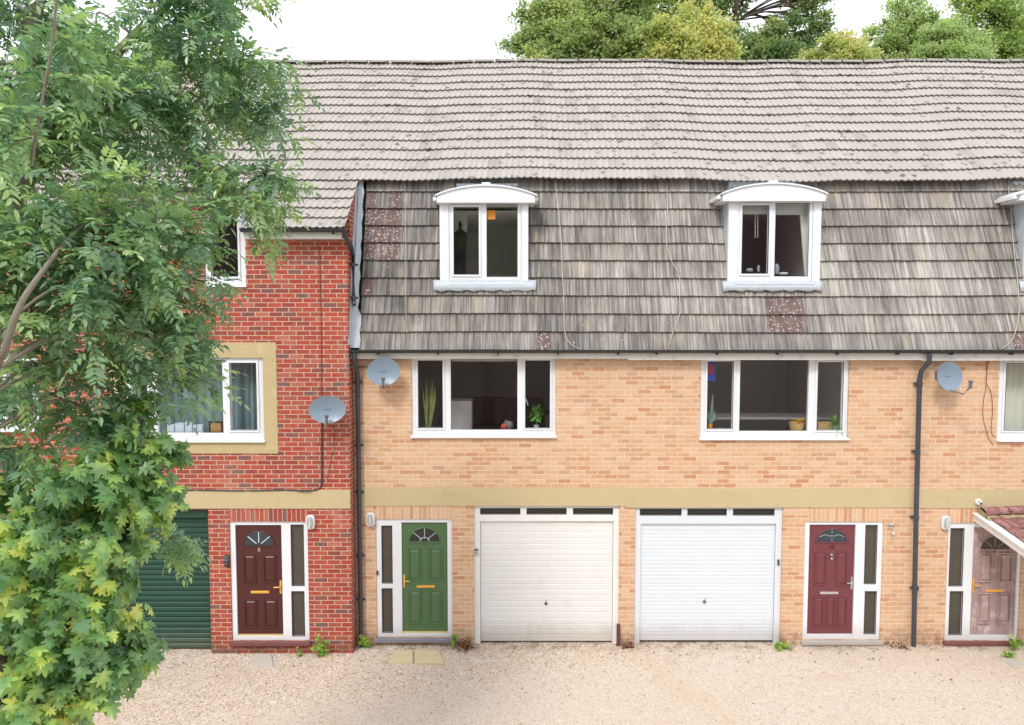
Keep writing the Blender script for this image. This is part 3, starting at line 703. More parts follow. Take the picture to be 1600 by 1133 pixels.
b = MB(); q = pr(1156, 316, 1201, 334, .2); b.box(q[0], q[1], .25, .262, q[2], q[3]); q = pr(1205, 316, 1268, 335, .2); b.box(q[0], q[1], .25, .262, q[2], q[3]); b.build('roller_blind', M['blind'], dB_)
m = MB(); q0 = W(1250, 335, .28); q1 = W(1266, 335, .28); q2 = W(1262, 431, .28); m.prism([(q0[0], q0[1]), (q1[0], q1[1]), (q2[0]+.02, q2[1]), (q2[0]-.05, q2[1])], .27, .30); m.build('curtain', M['curtain_pale'], dB_)
m = MB()
for dx in (0, 4): m.tube([(W(1180+dx, 335, .24)[0], .24, W(0, 335, .24)[1]), (W(1180+dx, 368, .24)[0], .24, W(0, 372, .24)[1])], .007, 5)
m.build('blind_cord', M['cord'], dB_)
# ---- the house with the weathered door
wC = pr(1560, 563.5, 1790, 687); dC = pr(1479, 817, 1595, 1001); gC = pr(1640, 793, 1868, 1012)
dqC = pr(1608, 320, 1744, 441, .12)
h11 = yellow_house(XB[4], XB[5], 'yellow brick terraced house with the weathered pink brown door', [wC, dC, gC], (764.5, 794), (555.5, 563.5), [dqC], [(8.2, 8.4, 5.0, 5.2, .5)])
window(h11, wC, [pr(1569.5, 567.5, 1611, 672.5, .03), pr(1622, 564.5, 1729, 676.5, .03), pr(1742, 567, 1781, 673, .03)], 0)
room(h11, wC[0]-.3, wC[1]+.3, wC[2]-.75, wC[3]+.15, .26, 4.0)
def curtain(parent, x0, x1, z0, z1, y, mat, folds=9, amp=.02):
    n = folds*8; vs = []; fs = []
    for i in range(n+1):
        x = x0+(x1-x0)*i/n; yy = y+amp*math.sin(i/n*folds*2*math.pi)+amp*.4*math.sin(i*1.7)
        vs += [(x, yy, z0), (x+.004*math.sin(i), yy*1.0+.004, z1)]
    m = MB(); m.add(vs, [(i*2, i*2+2, i*2+3, i*2+1) for i in range(n)]); return m.build('curtain', M[mat], parent, smooth=True)
curtain(h11, W(1578, 0, .3)[0], wC[1], wC[2]+.03, wC[3], .28, 'curtain_pale', 18)
SW = dict(pd=2.6, mat='door_worn', panels=[(.16,.45,.50,.77),(.60,.90,.50,.77),(.16,.45,.12,.40),(.60,.90,.12,.40)], fan=(.80,.33,.12), letter=.42, lx=.53, metal='brass', hand='l', hz=.47,
   no=('11', .775, .075, 'number_black'), bars='sun', barmat='door_worn', step='step', strip='upvc', sh=.07)
door_unit(h11, dC, pr(1518.5, 824, 1588.5, 995, .02), [pr(1483.8, 825.5, 1505, 916, .02), pr(1483, 924, 1503.5, 992, .02)], 0, SW)
soldier(h11, 1480, 795, 1595, 817, 0, 'ysold')
garage(h11, gC, pr(1650, 814, 1858, 1001, .06), [], 0, 'garage1', .098, .006)
dormer_px(h11, 1592, 1758, 313, 303, 286, (1603, 316, 1748, 442), [(1625, 321, 1665, 428), (1677, 318, 1727, 432)], (1594, 439.5, 1752, 455))
# ------------------------------------------------------------------ red houses
def main_z(y): return EAVE_R[1]+(y-EAVE_R[0])*(RIDGE[1]-EAVE_R[1])/(RIDGE[0]-EAVE_R[0])
RAISE = (-.55, W(0, 295, -.55)[1])
RJ = (.80, EAVE_R[1]+(1.35)*(RIDGE[1]-EAVE_R[1])/(RIDGE[0]-EAVE_R[0])+.03); rs_ = (RJ[1]-RAISE[1])/(RJ[0]-RAISE[0])
def red_house(x0, x1, label, holes, xr, cat_holes=()):
    """xr: the raised eave runs from x0 to xr"""
    h = thing('terraced_house', label, 'house', ((x0+x1)/2, YR, 0), 'red brick houses in the terrace')
    lowz = W(0, 371, YR)[1]+.03; hiz = RAISE[1]-.07
    m = MB(); m.plate(x0, xr, -.15, hiz, holes, YR, YR+.25); m.plate(xr, x1, -.15, lowz, [q for q in holes], YR, YR+.25)
    m.build('front_wall', M['rbrick'], h)
    m = MB(); m.prismx([(YR+.251, -.15), (YR+.251, lowz), (EAVE_R[0]+.4, main_z(EAVE_R[0]+.4)-.07), (BREAK[0]+.3, main_z(BREAK[0]+.3)-.08), (BREAK[0]+.3, -.15)], x1-.2, x1); m.build('side_wall', M['rbrick'], h)
    if x1 == XB[2]:
        sf = MB(); zt_ = 7.72; sf.prismx([(MAN_B[0]-.06, MAN_B[1]+.1), (MAN_B[0]-.02+.76*(zt_-MAN_B[1])/2.97, zt_), (MAN_B[0]-.20+.76*(zt_-MAN_B[1])/2.97, zt_), (MAN_B[0]-.20+.76*.45, MAN_B[1]+1.55), (MAN_B[0]-.19, MAN_B[1]+.1)], x1+.001, x1+.008); sf.build('step_flashing', M['lead'], h)
    m = MB(); m.prismx([(EAVE_R[0]+.05, hiz), (EAVE_R[0]+.05, main_z(EAVE_R[0])-.05), (RJ[0]-.3, main_z(RJ[0]-.3)-.05), (RJ[0]-.3, RJ[1]-.3*rs_-.12)], xr-.06, xr-.01); m.build('dormer_cheek', M['lead'], h)
    bz0, bz1 = W(0, 794.5, YR)[1], W(0, 765, YR)[1]
    m = MB(); m.box(x0, x1-.001, YR-.012, YR+.02, bz0, bz1); m.build('concrete_band', M['band'], h)
    shell(h, x0, x1, YR, M['rbrick'])
    for (a, b, zz, pz) in ((x0, xr, RAISE[1], -.10), (xr, x1+.0, EAVE_R[1], 0)):
        f1 = zz-.03; m = MB(); m.box(a, b-.03, YR-.21, YR-.185, f1-.12, f1); m.box(a, b-.03, YR-.1849, YR+.1, f1-.11, f1-.10); m.build('fascia', M['fascia'], h)
        gutter(h, a, b+.05, YR-.27, zz-.005)
    tiles('lower_roof', h, xr, x1+.03, EAVE_R, (BREAK[0]-.11+.0, main_z(BREAK[0]-.11)), 5, M['tile_up'], row0=25)
    felt(h, xr, x1, EAVE_R, (BREAK[0], main_z(BREAK[0])))
    tiles('raised_roof', h, x0, xr+.02, RAISE, RJ, 5, M['tile_up'], row0=60)
    felt(h, x0, xr, RAISE, RJ)
    tiles('upper_roof', h, x0, x1, (BREAK[0]-.11, main_z(BREAK[0]-.11)), RIDGE, 14, M['tile_up'], row0=30, holes=[(x0-1, xr, 0, RJ[1]-.22)])
    felt(h, x0, x1, (BREAK[0]+1.2, main_z(BREAK[0]+1.2)), RIDGE); felt(h, xr, x1, BREAK, (BREAK[0]+1.2, main_z(BREAK[0]+1.2)))
    ridge(h, x0, x1)
    return h
XR = W(386, 340, YR)[0]
rw1 = rect(195, 559, 412, 688, YR); rw2 = rect(318, 304, 383, 446, YR); rw3 = rect(196, 304, 256, 446, YR)
rd = rect(360.5, 815, 482, 1001, YR); rg = rect(104, 796, 328, 1040, YR)
h8 = red_house(XB[1], XB[2], 'red brick terraced house with the dark maroon door and green roller garage', [rw1, rw2, rw3, rd, rg], XR)
window(h8, rw1, [rect(209, 567, 231, 672, YR+.03), rect(245, 562.6, 348, 677, YR+.03), rect(360, 567, 401.5, 672, YR+.03)], YR)
window(h8, rw2, [rect(329.5, 324, 371.5, 432, YR+.03)], YR, sash=(0,))
window(h8, rw3, [rect(207, 324, 243, 432, YR+.03)], YR, sash=(0,))
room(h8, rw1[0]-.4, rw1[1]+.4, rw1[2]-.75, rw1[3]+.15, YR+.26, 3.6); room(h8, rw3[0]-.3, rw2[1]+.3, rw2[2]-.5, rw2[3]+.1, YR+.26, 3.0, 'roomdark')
curtain(h8, rw1[0]+.1, rw1[1]-.35, rw1[2]+.02, rw1[3]-.02, YR+.34, 'curtain_teal', 12, .018); curtain(h8, rw1[1]-.45, rw1[1]-.05, rw1[2]+.02, rw1[3]-.02, YR+.31, 'curtain_teal', 4, .02)
sr = rect(172, 535, 433, 708.5, YR); m = MB(); m.plate(sr[0], sr[1], sr[2], sr[3], [rw1], YR-.010, YR+.02); m.build('render_surround', M['render'], h8)
SMAR = dict(mat='door_maroon', panels=[(.15,.43,.475,.735),(.58,.87,.475,.735),(.15,.43,.07,.33),(.58,.87,.07,.33)], fan=(.815,.335,.125), letter=.395, lx=.5, metal='brass', hand='r', hz=.44,
   no=('8', .775, .095, 'number_silver'), bars='sun', fanglass='leaded', step='step')
door_unit(h8, rd, rect(369.3, 820.5, 441, 994, YR+.02), [rect(455, 820, 475, 915.5, YR+.02), rect(456, 924, 476, 994, YR+.02)], YR, SMAR)
soldier(h8, 359, 796, 481, 815, YR, 'rsold')
garage(h8, rg, (rg[0], rg[1], .02, rg[3]), [], YR, 'garage3', .088, roller=True)
h7 = red_house(XB[0], XB[1]-.0, 'red brick terraced house mostly hidden behind the trees at far left', [(-9.6, -7.6, 3.7, 4.9), (-9.7, -8.5, .1, 2.0)], XB[1]-.9)
window(h7, (-9.6, -7.6, 3.7, 4.9), [(-9.5, -9.1, 3.8, 4.8), (-9.0, -8.2, 3.8, 4.82), (-8.1, -7.7, 3.8, 4.8)], YR)
room(h7, -9.9, -7.4, 3.0, 5.0, YR+.26, 3.0)
SM2 = dict(SMAR); SM2['no'] = ('7', .775, .095, 'number_silver')
door_unit(h7, (-9.7, -8.5, .1, 2.0), (-9.62, -8.92, .14, 1.94), [(-8.8, -8.58, .2, .95), (-8.8, -8.58, 1.02, 1.92)], YR, SM2)
# ================================================================== drainpipes, cables, dishes, lamps
def P(px, py, Y): x, z = W(px, py, Y); return (x, Y, z)
x0 = XB[2]+.075
drainpipe([(x0+.0,-.205,W(0,549,-.2)[1]),(x0,-.205,W(0,562,-.2)[1]),(x0+.015,-.10,W(0,578,-.1)[1]),(x0+.015,-.07,W(0,590,-.07)[1]),(x0+.015,-.07,0.0)], .036,
          [(x0+.015,-.07,z) for z in (4.45, 3.4, 2.62, 1.55, .8)], 'long grey black drainpipe in the corner between the red and yellow houses', 'black plastic drainpipes')
xp = W(549.5, 420, -.22)[0]
drainpipe([(xp-.03,-.57,6.86),(xp-.02,-.50,6.74),(xp,-.20,6.62),(xp,-.12,6.5),(xp,-.12,5.78),(xp+.02,-.17,5.70)], .034, [(xp,-.12,6.35),(xp,-.12,5.82)],
          'short black drainpipe emptying onto the steep tiled roof below it', 'black plastic drainpipes')
xq = W(1441, 600, -.07)[0]-.0; xb = W(1428, 1000, -.07)[0]
drainpipe([(xq+.02,-.205,W(0,553,-.2)[1]),(xq+.02,-.205,W(0,565,-.2)[1]),(xq-.04,-.10,W(0,580,-.1)[1]),(xq-.045,-.07,W(0,590,-.07)[1]),((xq+xb)/2-.03,-.07,2.4),(xb,-.07,0.0)], .036,
          [(xq-.045,-.07,4.42),(xq-.04,-.07,3.3),((xq+xb)/2-.03,-.07,2.2),(xb,-.07,1.0)], 'long black drainpipe between the burgundy door and the weathered door', 'black plastic drainpipes')
m = MB(); qx = W(549.5, 0, -.6)[0]
def cable(pts, r, mat, label, sides=6, group=None):
    m = MB(); m.tube(pts, r, sides); o = m.build('cable', M[mat]); return tag(o, label, 'cable', group)
def smooth(pts, n=6):
    out = []; p = [Vector(q) for q in pts]
    for i in range(len(p)-1):
        a = p[max(i-1,0)]; b = p[i]; c = p[i+1]; d = p[min(i+2,len(p)-1)]
        for k in range(n):
            t = k/n; out.append(.5*((2*b)+(c-a)*t+(2*a-5*b+4*c-d)*t*t+(3*b-a-3*c+d)*t**3))
    out.append(p[-1]); return out
yc = YR-.012
cable(smooth([P(499,384,yc),P(500,440,yc),P(502,520,yc),P(502,622,yc)]), .006, 'cable_thin', 'thin brown cable running down the red brick wall from eave to dish')
cable(smooth([P(503,650,yc-.01),P(503,700,yc),P(503,748,yc),P(499,763,yc),P(485,766.5,yc-.005),P(440,766,yc-.005),P(380,767,yc-.005),P(300,766,yc-.005),P(230,768,yc-.005)]), .012, 'cable', 'thick black cable from the dish along the foot of the red brickwork')
cable(smooth([P(521,664,yc),P(521,700,yc),P(516,725,yc),P(511,750,yc)]), .004, 'cable_thin', 'faint thin cable dangling under the feed horn on red brick')
cable(smooth([P(490,766,yc-.012),P(480,769,yc-.02),P(462,767,yc-.012)], 4), .005, 'cable', 'short looped cable end on top of the concrete band')
def msy(z): return MAN_B[0]+(MAN_T[0]-MAN_B[0])*(z-MAN_B[1])/(MAN_T[1]-MAN_B[1])
def roofcable(pxs, label, mat='cable_white', r=.0055):
    pts = []
    for px, py in pxs:
        Y = .2
        for _ in range(6): z = W(px, py, Y)[1]; Y = msy(z)-.075
        pts.append(P(px, py, Y))
    return cable(smooth(pts, 4), r, mat, label, 5)
roofcable([(868,285),(873,330),(877,380),(879,430),(881,470),(882,515),(887,532),(897,541),(905,545)], 'thin pale cable curling down the steep roof right of the first dormer')
roofcable([(1042,285),(1043,330),(1041,375),(1050,410),(1061,430),(1062,470),(1062,490),(1053,515),(1046,535),(1044,545)], 'thin pale cable down the steep roof midway between the two dormers')
roofcable([(633,288),(633,340),(634,400),(634,470),(635,520)], 'faint straight wire down the steep roof left of the first dormer', r=.0035)
roofcable([(1575,290),(1580,330),(1583,380),(1590,440),(1592,490),(1582,530),(1565,545)], 'pale cable down the steep roof near the right hand dormer')
cable(smooth([P(1542,562,-.015),P(1541,600,-.015),P(1537,625,-.015),P(1536,650,-.015),P(1541,672,-.015),P(1545,685,-.015),P(1552,695,-.015)]), .0045, 'cable_thin', 'left one of two thin brown cables hanging beside the right window')
cable(smooth([P(1545,562,-.02),P(1541,596,-.02),P(1548,612,-.02),P(1551,640,-.02),P(1549,675,-.02),P(1558,684,-.02)]), .0045, 'cable_thin', 'brown cable hanging closest to the frame of the right window')
cable([(XB[2]+.09, -.02, W(0,573,0)[1]), (W(574,573,0)[0], -.02, W(0,573,0)[1])], .008, 'cable', 'short black cable between the corner drainpipe and the nearest dish')
def dish(loc, a, b, yaw, label, arm=(0, -.34), lnb=.04, off=.20, pitch=-8, cabl=False):
    t = thing('satellite_dish', label, 'satellite dish', loc, 'satellite dishes on the walls', R(yaw))
    N, K = 8, 40; V = []; F = []; tp = R(pitch)
    for side in (0, 1):
        for i in range(N+1):
            r = i/N
            for k in range(K):
                th = 2*math.pi*k/K; x = a*r*math.cos(th); z = b*r*math.sin(th); y = -off-.055*(r*r)+(.006 if side else 0)
                V.append((x, y*math.cos(tp)-z*math.sin(tp), z*math.cos(tp)+(y+off)*math.sin(tp)))
    for s in range(2):
        o = s*(N+1)*K
        for i in range(N):
            for k in range(K): F.append((o+i*K+k, o+i*K+(k+1)%K, o+(i+1)*K+(k+1)%K, o+(i+1)*K+k))
    for k in range(K): F.append((N*K+k, N*K+(k+1)%K, (N+1)*K+N*K+(k+1)%K, (N+1)*K+N*K+k))
    m = MB(); m.add(V, F); rf = m.build('reflector', M['dish'], t, True, smooth=True)
    m = MB()
    for i in range(5): m.box(-.05+i*.022, -.036+i*.022, -off-.001, -off+.002, -.008, .008)
    m.build('badge', M['dishdark'], rf, True)
    m = MB(); m.tube([(0, -off+.01, -b*.55), (0, -off-.08, -b*.95), (arm[0], -off+arm[1]*.6, -b-.03), (arm[0], -off+arm[1], -b-lnb)], .011, 8); m.build('feed_arm', M['dishdark'], t, True)
    m = MB(); c = (arm[0], -off+arm[1], -b-lnb+.05); m.lathe([(.0, -.075), (.022, -.075), (.024, -.02), (.018, .0), (.030, .012), (.033, .04), (.028, .05), (0, .05)], c, 14); m.build('feed_horn', M['dishdark'], t, True, smooth=True)
    m = MB(); m.box(-.04, .04, -.02, 0, -.07, .07); m.tube([(0, -.01, 0), (0, -off+.05, 0)], .019, 8); m.box(-.03, .03, -off+.01, -off+.05, -.06, .06); m.build('wall_bracket', M['dishdark'], t, True, bevel=.003)
    if cabl:
        m = MB(); m.tube(smooth([(arm[0], -off+arm[1]+.04, -b-lnb+.03), (arm[0]-.02, -off+arm[1]+.08, -b-lnb-.09), (arm[0]-.03, -off+arm[1]+.14, -b-lnb-.10), (arm[0]-.02, -off+arm[1]+.2, -b-lnb-.02)]), .006, 6); m.build('feed_cable', M['cable_white'], t, True)
    return t
# the dishes stand off the wall, so their centres are placed in the plane of the reflector
d1 = W(509, 640, YR-.22); dish((d1[0], YR, d1[1]), .285, .215, 8, 'wide grey oval dish on the red brick wall, the biggest of the three', arm=(.0,-.16), lnb=-.05, off=.22)
d2 = W(597.5, 581, -.22); dish((d2[0], 0, d2[1]), .26, .225, 6, 'round grey dish on yellow brick beside the corner drainpipe', arm=(.0,-.17), lnb=-.045, off=.22)
d3 = W(1479, 588, -.24); dish((d3[0], 0, d3[1]), .215, .235, 4, 'smallest grey dish with a long feed arm, beside the drainpipe near the weathered door', arm=(.10,-.38), lnb=-.1, off=.24, cabl=True)
def wall_lamp(px, py, Y, label):
    x, z = W(px, py, Y); t = thing('wall_lamp', label, 'wall lamp', (x, Y, z), 'white bulkhead lamps beside the doors')
    def oval(w, h, n=24, p=3.2): return [(w*abs(math.cos(t_))**(2/p)*(1 if math.cos(t_) >= 0 else -1), h*abs(math.sin(t_))**(2/p)*(1 if math.sin(t_) >= 0 else -1)) for t_ in [2*math.pi*k/n for k in range(n)]]
    m = MB(); m.prism(oval(.072, .118), -.055, 0); m.build('lamp_body', M['lamp_white'], t, True, bevel=.012)
    m = MB(); m.prism(oval(.040, .085, p=2.4), -.082, -.0555); m.build('lamp_lens', M['lamp_lens'], t, True, bevel=.012)
    m = MB()
    o = oval(.052, .098, p=2.4); m.tube([(q[0], -.058, q[1]) for q in o]+[(o[0][0], -.058, o[0][1])], .007, 6); m.box(-.007, .007, -.09, -.083, -.085, .085); m.build('lamp_guard', M['lamp_white'], t, True)
wall_lamp(486, 815, YR, 'white oval wall lamp on the red brick wall')
wall_lamp(579.5, 811, 0, 'white oval wall lamp between the corner drainpipe and the green door')
wall_lamp(1475.5, 816, 0, 'white oval wall lamp left of the weathered pink brown door')
def fixture(name, label, cat, px, py, Y, w, h, d, body, extra):
    x, z = W(px, py, Y); t = thing(name, label, cat, (x, Y, z)); m = MB(); m.box(-w/2, w/2, -d, 0, -h/2, h/2); m.build('body', M[body], t, True, bevel=.008)
    extra(t, w, h, d); return t
def ex_bell(t, w, h, d):
    m = MB(); m.lathe([(.017, 0), (.017, .006), (.012, .01)], (0, -d, -h*.22), 16, 'y'); m.build('button', M['dishdark'], t, True); m = MB(); m.lathe([(.012, 0), (.010, .008)], (0, -d, h*.26), 14, 'y'); m.build('lens', M['darkglass'], t, True)
    m = MB(); m.box(-w/2+.004, w/2-.004, -d-.003, -d-.0002, .0, h/2-.006); m.build('face_plate', M['dishdark'], t, True)
fixture('video_doorbell', 'black video doorbell on brick beside the dark maroon door', 'doorbell', 355, 876, YR, .075, .19, .035, 'black', ex_bell)
def ex_key(t, w, h, d):
    m = MB(); m.box(-w*.38, w*.38, -d-.003, -d, h*.12, h*.40); m.build('cover_window', M['dishdark'], t, True)
    m = MB()
    for i in range(3):
        for k in range(2): m.box(-.022+k*.024, -.004+k*.024, -d-.003, -d, -h*.38+i*.028, -h*.38+.018+i*.028)
    m.build('keys', M['dishdark'], t, True)
fixture('keypad', 'grey keypad on the post left of the cream garage door', 'keypad', 744.5, 861, .03, .07, .125, .03, 'chrome', ex_key)
def ex_sw(t, w, h, d):
    m = MB(); m.lathe([(w*.32, 0), (w*.3, .006)], (0, -d, 0), 12, 'y'); m.build('button', M['dishdark'], t, True)
fixture('doorbell', 'small dark doorbell on the white frame beside the green door', 'doorbell', 590, 895, .01, .03, .07, .02, 'black', ex_sw)
fixture('garage_switch', 'small black switch on the right post of the bluish white garage', 'switch', 1216, 878.5, .03, .032, .10, .022, 'black', ex_sw)
# camera on the band
x, z = W(1530, 785, -.05); t = thing('security_camera', 'small white dome camera on the ochre band above the porch roof', 'security camera', (x, -.012, z))
m = MB(); m.lathe([(.052, 0), (.056, .02), (.05, .045), (.034, .062), (.0, .066)], (0, 0, 0), 20, 'y'); m.build('housing', M['lamp_white'], t, True, smooth=True)
m = MB(); m.lathe([(.018, 0), (.016, .014), (0, .018)], (.012, -.060, -.012), 14, 'y'); m.lathe([(.011, 0), (.01, .01)], (-.022, -.056, .018), 12, 'y'); m.build('lens', M['darkglass'], t, True)
m = MB(); m.tube([(.02, -.02, -.05), (.026, -.015, -.11), (.016, -.01, -.15)], .008, 6); m.build('lead', M['lamp_white'], t, True)
# wall ornament
x, z = W(1390, 828, 0); t = thing('wall_ornament', 'silver scroll ornament with hanging glass drops right of the burgundy door', 'ornament', (x, 0, z))
m = MB(); m.tube([(.045*math.cos(a)*(1-a/20), -.03, .075+.045*math.sin(a)*(1-a/20)) for a in np.linspace(0, 9, 30)], .008, 6); m.tube([(0, 0, .075), (0, -.03, .075)], .008, 6); m.build('scroll', M['chrome'], t, True, smooth=True)
m = MB(); m.tube([(.03, -.03, .04), (.05, -.035, -.03)], .003, 5); m.lathe([(0, -.03), (.022, -.012), (.026, 0), (.016, .02), (0, .032)], (.045, -.035, -.05), 12); m.build('glass_drop', M['chrome'], t, True, smooth=True)
m = MB(); m.tube([(.02, -.03, -.06), (.03, -.035, -.11)], .003, 5); m.lathe([(0, -.02), (.016, 0), (0, .02)], (.03, -.035, -.125), 10); m.build('glass_drop', M['lamp_lens'], t, True, smooth=True)
# rusty stub of post by the pier
m = MB(); q = rect(963.5, 975, 968.5, 1008, -.04); m.box(q[0], q[1], -.06, -.02, 0, q[3]); m.box(q[0]-.01, q[1]+.01, -.07, -.01, 0, .02); tag(m.build('metal_post', M['rust'], bevel=.004), 'short rusty metal post against the brick pier between the garages', 'post')
# ------------------------------------------------------------------ porch canopy over the weathered door
vx = W(1521, 812, 0)[0]; t = thing('porch_canopy', 'lean to porch roof of red brown tiles with white bargeboard', 'porch', (vx, 0, 2.0))
sl = math.tan(R(11)); ztop = 2.235
def pz_(y): return ztop+y*sl
for (ya, yb_, dz0, dz1, xa, xb2, nm) in ((-.0, -1.45, -.11, .005, -.0, .035, 'bargeboard'), (0, -1.47, -.002, .028, -.02, .15, 'verge_board')):
    m = MB(); m.prismx([(ya, pz_(ya)+dz0), (yb_, pz_(yb_)+dz0), (yb_, pz_(yb_)+dz1), (ya, pz_(ya)+dz1)], vx+xa, vx+xb2); m.build(nm, M['upvc_old'], t, bevel=.004)
m = MB(); m.prismx([(0, pz_(0)-.13), (-1.35, pz_(-1.35)-.13), (-1.35, pz_(-1.35)-.10), (0, pz_(0)-.10)], vx+.16, 11.0); m.build('soffit', M['upvc_old'], t)
m = MB(); m.box(vx+.05, 11.0, -1.44, -1.40, pz_(-1.42)-.16, pz_(-1.42)-.01); m.build('front_fascia', M['upvc_old'], t, bevel=.004)
pt_ = NT('red_brown_porch_tile'); g_, x_, y_, z_ = pt_.xyz('pos'); rr_ = pt_.attr('tile_rnd')
c_ = pt_.ramp(rr_, [(0, S(136,90,84,.85)), (.5, S(158,108,102,.85)), (1, S(176,130,124,.85))])
c_ = pt_.mix(pt_.math('MULTIPLY', pt_.step(pt_.noise(g_, 9, 5, .7), .5, .68), .6), c_, S(196,160,158,.9))
c_ = pt_.mix(pt_.math('MULTIPLY', pt_.step(pt_.noise(g_, 11, 5, .75), .52, .62), .85), c_, S(104,80,60,.8))
pt_.col(c_); pt_.rough(.9); pt_.bump(pt_.noise(g_, 70, 4, .7), .4, .004); M['porch_tile'] = pt_.m
V = []; F = []; A = []; b0 = 0
for r in range(5):
    for i in range(12):
        rs = random.Random(r*31+i); xa = vx+.10+i*.30+(0 if r % 2 else .0); y0 = -1.46+r*.29; n = 9; up = []
        for yy, o in ((y0, .012), (y0, .036), (y0+.31, .008)):
            for k in range(n):
                f = k/(n-1); up.append((xa+f*.296, yy+rs.uniform(-.002,.002), pz_(yy)+.03+o+.022*math.sin(f*math.pi)**2+(rs.uniform(-.002,.002))))
        V += up
        for q in range(2):
            for k in range(n-1): F.append((b0+q*n+k, b0+q*n+k+1, b0+(q+1)*n+k+1, b0+(q+1)*n+k)); A.append(rs.random())
        b0 += 3*n
mesh_np('roof_tiles', V, F, M['porch_tile'], t, {'tile_rnd': A})
m = MB(); m.prismx([(-.002, pz_(0)-.1), (-1.40, pz_(-1.40)-.1), (-1.40, pz_(-1.40)+.032), (-.002, pz_(0)+.032)], vx+.16, 11.0); m.build('roof_deck', M['underlay'], t)
# half round ridge tiles bedded in mossy mortar where the roof meets the wall
V = []; F = []; A = []; b0 = 0
for i in range(8):
    rs = random.Random(i+90); xa = vx+.06+i*.40; n = 9
    for xx, r in ((xa, .095), (xa+.39, .088)):
        for k in range(n):
            a = -1.5+3.0*k/(n-1); V.append((xx, -.115-r*math.sin(-a)*1.0, pz_(-.1)+.055+(xx-vx)*.045+r*math.cos(a)))
    for k in range(n-1): F.append((b0+k, b0+k+1, b0+n+k+1, b0+n+k)); A.append(rs.random())
    b0 += 2*n
o = mesh_np('ridge_tiles', V, F, M['porch_tile'], t, {'tile_rnd': A}); o.modifiers.new('t', 'SOLIDIFY').thickness = .014
m = MB(); nx = 60; vs = []; fs = []
for i in range(nx+1):
    x = vx+.05+i*.055; rz_ = random.Random(i)
    for k, (yy, dz) in enumerate(((-.19, .07), (-.235, .075), (-.275, .045), (-.30, .03))): vs.append((x, yy+rz_.uniform(-.012,.012), pz_(yy)+dz+(x-vx)*.03+rz_.uniform(-.01,.01)))
for i in range(nx):
    for k in range(3): fs.append((i*4+k, i*4+k+1, i*4+5+k, i*4+4+k))
m.add(vs, fs); m.build('mortar_bed', M['mortar'], t, smooth=True)
m = MB(); m.prismx([(-.02, pz_(0)+.03), (-.2, pz_(-.2)+.03), (-.2, pz_(-.2)+.09), (-.02, pz_(0)+.12)], vx+.05, vx+.075); m.build('mortar_bed', M['mortar'], t)
# ================================================================== things behind the window panes
def blob_leaves(m, centre, n, size, spread, seed, droop=.3, narrow=.4):
    r = random.Random(seed)
    for _ in range(n):
        th = r.uniform(0, 2*math.pi); el = r.uniform(-.4, 1.3); d = Vector((math.cos(th)*math.cos(el), math.sin(th)*math.cos(el), math.sin(el)))
        c = Vector(centre)+Vector((d.x*spread[0], d.y*spread[1], d.z*spread[2]))*r.uniform(.25, 1); a = (d+Vector((0,0,-droop))).normalized(); sd = a.cross(Vector((0,0,1)))
        if sd.length < .1: sd = Vector((1,0,0))
        sd.normalize(); L = size*r.uniform(.7, 1.2); w = L*narrow
        m.add([c, c+a*L*.45+sd*w*.5, c+a*L+Vector((0,0,-L*.15)), c+a*L*.45-sd*w*.5], [(0,1,2,3)])
def pot_plant(name, label, px, py, Y, potr, poth, potmat, leafmat, n, size, spread, h, seed, narrow=.4):
    x, z = W(px, py, Y); t = thing(name, label, 'house plant', (x, Y, z)); m = MB(); m.lathe([(potr*.75, 0), (potr, poth), (potr*.85, poth-.005), (potr*.8, poth*.8)], (0,0,0), 16); m.build('pot', M[potmat], t, True, smooth=True)
    m = MB()
    r = random.Random(seed)
    for k in range(5): m.tube([(0,0,poth*.7), (r.uniform(-.03,.03), r.uniform(-.03,.03), poth+h*.5), (r.uniform(-.06,.06), r.uniform(-.05,.05), poth+h*.9)], .005, 5)
    m.build('stem', M[leafmat], t, True); m = MB(); blob_leaves(m, (0,0,poth+h*.6), n, size, spread, seed, narrow=narrow); m.build('foliage', M[leafmat], t, True); return t
def ledge(h, q, Y): m = MB(); m.box(q[0]-.05, q[1]+.05, Y+.11, Y+.34, q[2]-.0, q[2]+.02); m.build('inner_sill', M['upvc_old'], h)
ledge(h9, wA, 0); ledge(h10, wB, 0)
pot_plant('pot_plant', 'leafy bright green pot plant behind the right pane above the green door', 838, 671, .2, .05, .08, 'whitepot', 'plantgreen', 70, .09, (.10,.07,.15), .26, 3, .45)
x, z = W(669, 668, .24); t = thing('spiky_plant', 'tall spiky pale plant behind the left pane above the green door', 'house plant', (x, .24, z-.12)); m = MB(); m.lathe([(.06,0),(.08,.12),(.07,.115)], (0,0,0), 14); m.build('pot', M['whitepot'], t, True)
m = MB(); r_ = random.Random(5)
for k in range(11):
    a = r_.uniform(0,6.28); L = r_.uniform(.45,.9); lx = r_.uniform(.02,.12); w = .014
    b_ = Vector((.03*math.cos(a), .03*math.sin(a), .1)); e_ = b_+Vector((lx*math.cos(a), lx*math.sin(a), L)); mi = b_+(e_-b_)*.5+Vector((.01,.01,0))
    m.add([b_-Vector((w,0,0)), b_+Vector((w,0,0)), mi+Vector((w,0,0)), e_, mi-Vector((w,0,0))], [(0,1,2,3,4)])
m.build('foliage', M['plantpale'], t, True)
